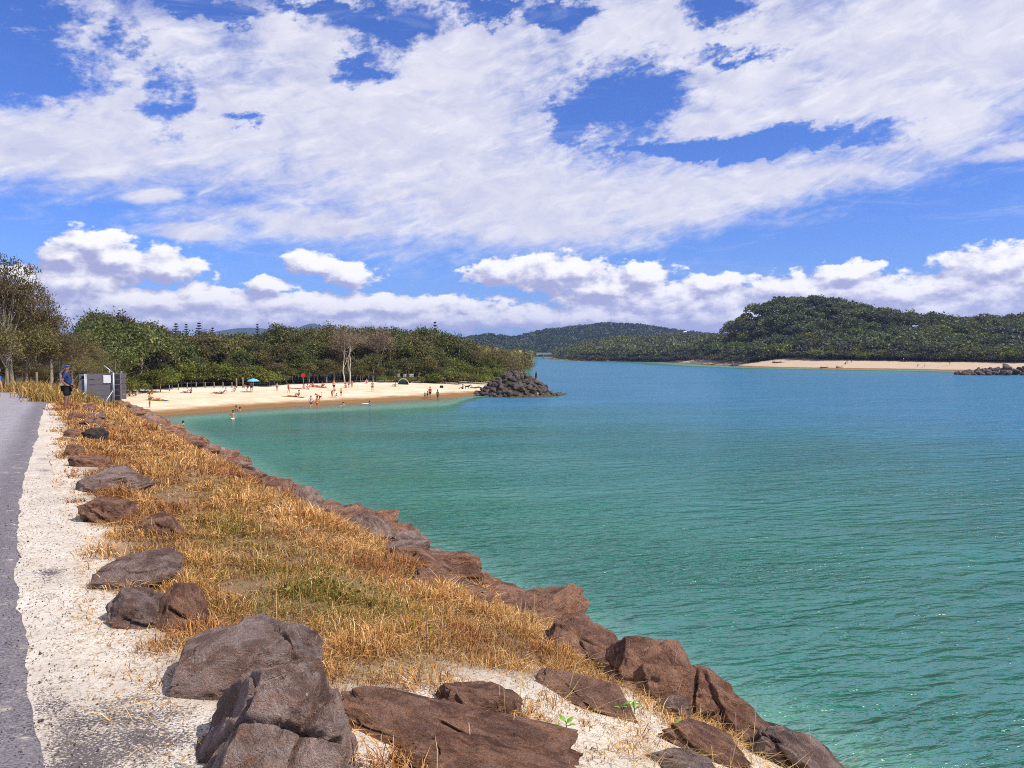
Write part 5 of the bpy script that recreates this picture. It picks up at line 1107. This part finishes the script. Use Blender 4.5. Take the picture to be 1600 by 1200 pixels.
# ------------------------------------------------------------------ beach things
def towel(px, py, rz, c_, w_, l_, label):
    q = hit(px, py); mb = MB(); n = 6
    vv = [(w_ * (i / n - .5), l_ * (j / n - .5), .03 + .015 * math.sin(i * 1.7 + j * 1.1)) for i in range(n + 1) for j in range(n + 1)]; m0 = len(vv)
    vv += [(a, b, c - .018) for a, b, c in vv]; ff = [(i * (n + 1) + j, (i + 1) * (n + 1) + j, (i + 1) * (n + 1) + j + 1, i * (n + 1) + j + 1) for i in range(n) for j in range(n)]
    ff += [tuple(m0 + a for a in f_[::-1]) for f_ in ff]
    sl_ = math.atan2(tz(q[0], q[1] + 1) - tz(q[0], q[1] - 1), 2); o_ = mb.add(vv, ff).obj('beach_towel', CL[c_], None, loc=q + np.array((0, 0, .02)), rot=(sl_, 0, R(rz))); tag(o_, label, 'towel')
towel(241, 625.5, 85, 'yellow', 1.2, 2.6, 'yellow towel under two bathers near the plank enclosure'); towel(253, 626, 80, 'blue', .8, 1.6, 'small blue towel beside the yellow towel'); towel(458, 620, 85, 'orange', 1.0, 3.2, 'brown orange towel under a lying bather mid beach')
towel(496, 605, 88, 'red', 1.6, 3.0, 'red cloth under three bathers by the wood edge'); towel(462, 607, 80, 'red', .9, 2.0, 'red towel lying empty below the red sign'); towel(349, 615, 85, 'white', 1, 1.8, 'white towel below the timber posts'); towel(712, 601, 80, 'pink', .9, 1.9, 'pink towel near the groyne')
# blue umbrella
q = hit(396, 613); um = link('beach_umbrella', None, loc=q); tag(um, 'small light blue beach umbrella standing over a bather', 'umbrella')
MB().tube([(0, 0, -.3), (0, 0, 2.0)], .02, 8).obj('pole', M_white, um)
mb = MB(); n = 8; vv = [(0, 0, 2.05)] + [(.55 * math.cos(k * .785), .55 * math.sin(k * .785), 1.90) for k in range(n)] + [(.95 * math.cos(k * .785 + .0), .95 * math.sin(k * .785), 1.62) for k in range(n)]
ff = [(0, 1 + k, 1 + (k + 1) % n) for k in range(n)] + [(1 + k, 1 + n + k, 1 + n + (k + 1) % n, 1 + (k + 1) % n) for k in range(n)]
mb.add(vv, ff).obj('canopy', plain('umbrella_blue', (0.16, 0.42, 0.62), .7, .1), um)
# red sign on a post
q = hit(474, 603); sg = link('warning_sign', None, loc=q); tag(sg, 'red round warning sign on a post at the wood edge', 'sign')
MB().tube([(0, 0, -.3), (0, 0, 1.9)], .04, 8).obj('post', M_post, sg); MB().tube([(0, -.05, 1.75), (0, -.09, 1.75)], .36, 20).obj('sign_plate', CL['red'], sg)
# sun tent: a half dome with open front
q = hit(630, 601); tn = link('sun_tent', None, loc=q, rot=(0, 0, R(8))); tag(tn, 'grey half dome sun tent with green floor on the sand', 'tent')
vv, ff = [], []; na, nb = 12, 7
for i in range(na + 1):
    for j in range(nb + 1):
        a = math.pi * i / na; b = math.pi / 2 * j / nb; vv.append((-.95 * math.cos(a), 1.2 * math.sin(b) , 1.05 * math.sin(a) * math.cos(b) ** .8 if j < nb else 0.0))
for i in range(na):
    for j in range(nb): ff.append((i * (nb + 1) + j, (i + 1) * (nb + 1) + j, (i + 1) * (nb + 1) + j + 1, i * (nb + 1) + j + 1))
MB().add(vv, ff).obj('canopy', CL['grey'], tn, True); MB().box((0, .45, .05), (1.7, 1.1, .04)).obj('floor_sheet', CL['green'], tn)
for k in range(2): MB().tube([(-.97 * math.cos(math.pi * i / 14), -.02 + .5 * k, 1.07 * math.sin(math.pi * i / 14) * (1 - .13 * k)) for i in range(15)], .03, 6).obj('hoop', M_white, tn, True)
# bag, dog, white board, dinghy-like driftwood
q = hit(690, 606); MB().box((0, 0, .2), (.62, .4, .42)).obj('beach_bag', CL['black'], None, bevel=.08, loc=q, rot=(0, 0, .4)); tag(bpy.data.objects['beach_bag'], 'black beach bag standing on the sand near the groyne', 'bag')
def dog(loc, rz, label):
    J = [(0, 0, .48, .12, .13), (0, .28, .50, .13, .15), (0, -.28, .48, .10, .11), (0, .44, .62, .075), (0, .56, .70, .075), (0, .68, .67, .04), (0, -.42, .58, .03), (0, -.52, .70, .02),
         (-.08, .30, .28, .045), (-.08, .30, .03, .03), (.08, .30, .28, .045), (.08, .30, .03, .03), (-.08, -.22, .30, .06), (-.08, -.36, .17, .032), (-.08, -.32, .03, .03), (.08, -.22, .30, .06), (.08, -.36, .17, .032), (.08, -.32, .03, .03), (-.05, .54, .79, .02), (.05, .54, .79, .02)]
    E = [(0, 1), (0, 2), (1, 3), (3, 4), (4, 5), (2, 6), (6, 7), (1, 8), (8, 9), (1, 10), (10, 11), (2, 12), (12, 13), (13, 14), (2, 15), (15, 16), (16, 17), (4, 18), (4, 19)]
    o_ = link('dog', skin_mesh('dog', J, E, CL['black'], 1), None, loc, (0, 0, R(rz))); tag(o_, label, 'dog')
dog(hit(730, 608), -70, 'black dog standing beside the person dressed in black')
d = ray(571, 631.5); q = CAM + d * (-CAM[2] / d[2]); vv = []
mb = MB(); mb.tube([(-.55, 0, .06), (-.4, 0, .06), (0, 0, .06), (.4, 0, .06), (.6, 0, .1)], [.03, .2, .25, .2, .03], 10); mb.v = [(a, b, .06 + (c - .06) * .2) for a, b, c in mb.v]; tag(mb.obj('bodyboard', M_white, None, True, loc=q), 'white board floating beside the bather in blue', 'board')
def driftwood(px, py, L, rz, label, h=.35):
    q = hit(px, py); mb = MB(); r_ = np.random.default_rng(int(px)); pts_ = [(L * (k / 5 - .5), r_.normal() * .12, h * .5 + r_.normal() * .06) for k in range(6)]
    mb.tube(pts_, [h * .55, h * .5, h * .48, h * .4, h * .3, h * .15], 8); mb.tube([pts_[1], (pts_[1][0] - .5, .3, h * 2.6)], [h * .25, h * .08], 6); mb.tube([pts_[3], (pts_[3][0] + .4, -.4, h * 2)], [h * .2, h * .06], 6)
    tag(mb.obj('driftwood_log', B_dark, None, True, loc=q, rot=(0, 0, R(rz))), label, 'log')
driftwood(1150, 572, 5.0, 5, 'dark driftwood log at the water line of the far bank', .7); driftwood(1217, 567, 6, -8, 'bleached branch pile at the back of the far bank beach', .6); driftwood(1290, 575, 5, 3, 'low dark log on the wet sand of the far bank', .45); driftwood(1313, 574.5, 3.5, -3, 'short dark log beside the longer log on the far bank', .5)
driftwood(745, 607, 2.2, 10, 'dark log on the sand at the foot of the groyne', .3)

# ------------------------------------------------------------------ bridge, mast and houses upstream
M_conc = plain('concrete', (0.42, 0.40, 0.38), .85, .2, .08, .5)
br = link('road_bridge', None, loc=(33, 830, 0)); tag(br, 'low concrete road bridge across the river far upstream', 'bridge')
MB().box((0, 0, 5.0), (76, 9, 1.1)).obj('deck', M_conc, br); MB().box((0, -4.4, 6.1), (76, .2, .3)).obj('railing', M_conc, br)
for k in range(-8, 9): MB().box((k * 4.4, -4.4, 5.75), (.15, .18, .42)).obj('railing_post', M_conc, br)
for x_ in (-24, -12, 0, 12, 24): MB().box((x_, 0, 1.2), (1.2, 6, 6.5)).obj('pier', M_conc, br)
q = np.array((188.0, 1500.0, 0)); q[2] = tz(q[0], q[1]); ms_ = link('radio_mast', None, loc=q); tag(ms_, 'slim lattice radio mast on the hazy hill', 'mast')
for k in range(3):
    a = k * 2.094; MB().tube([(1.3 * math.cos(a), 1.3 * math.sin(a), 0), (.3 * math.cos(a), .3 * math.sin(a), 30)], .22, 5).obj('leg', M_galv, ms_)
for z_ in range(3, 30, 3):
    w_ = 1.3 - z_ / 30; MB().tube([(w_ * math.cos(a), w_ * math.sin(a), z_) for a in (0, 2.094, 4.189, 6.283)], .12, 4).obj('cross_brace', M_galv, ms_)
MB().tube([(0, 0, 24), (0, 0, 33)], .5, 8).obj('antenna', M_white, ms_)
M_roof = plain('pale_roof', (0.62, 0.60, 0.60), .6, .3, .05)
for px, py, d in ((755, 531, 1330), (1070, 515, 1450), (762, 533, 1340)):
    x_ = (px - 800) / FPX * d; z_ = 7 + (550 - py) * d / FPX - 6
    hs = link('house', None, loc=(x_, d, z_), scale=0.6); tag(hs, {755: 'pale house among trees on the hill left of the bridge', 762: 'smaller pale house beside another among hill trees', 1070: 'pale house on the hazy hill beside the far bank summit'}[px], 'house')
    MB().box((0, 0, -3), (9, 7, 12)).obj('wall', M_white, hs); MB().add([(-5, -4, 3), (5, -4, 3), (5, 4, 3), (-5, 4, 3), (-5, 0, 5.4), (5, 0, 5.4)], [(0, 1, 5, 4), (2, 3, 4, 5), (0, 4, 3), (1, 2, 5), (3, 2, 1, 0)]).obj('roof', M_roof, hs)
    for k in (-1, 1): MB().box((k * 2.4, -3.52, .6), (1.6, .1, 1.4)).obj('window', CL['navy'], hs)

# ------------------------------------------------------------------ haze
hm = bpy.data.materials.new('haze'); hm.use_nodes = True; T = NT(hm.node_tree); o = T.node('ShaderNodeOutputMaterial')
pv = T.node('ShaderNodeVolumePrincipled', {'Color': (0.42, 0.54, 1.0, 1), 'Density': 0.00012, 'Anisotropy': 0.2}); T.l.new(pv.outputs[0], o.inputs['Volume'])
hz = MB().box((0, 0, 80), (13200, 13200, 200)).obj('haze', hm); tag(hz, 'thin blue sea haze over the river valley', kind='stuff')
hm.cycles.homogeneous_volume = True
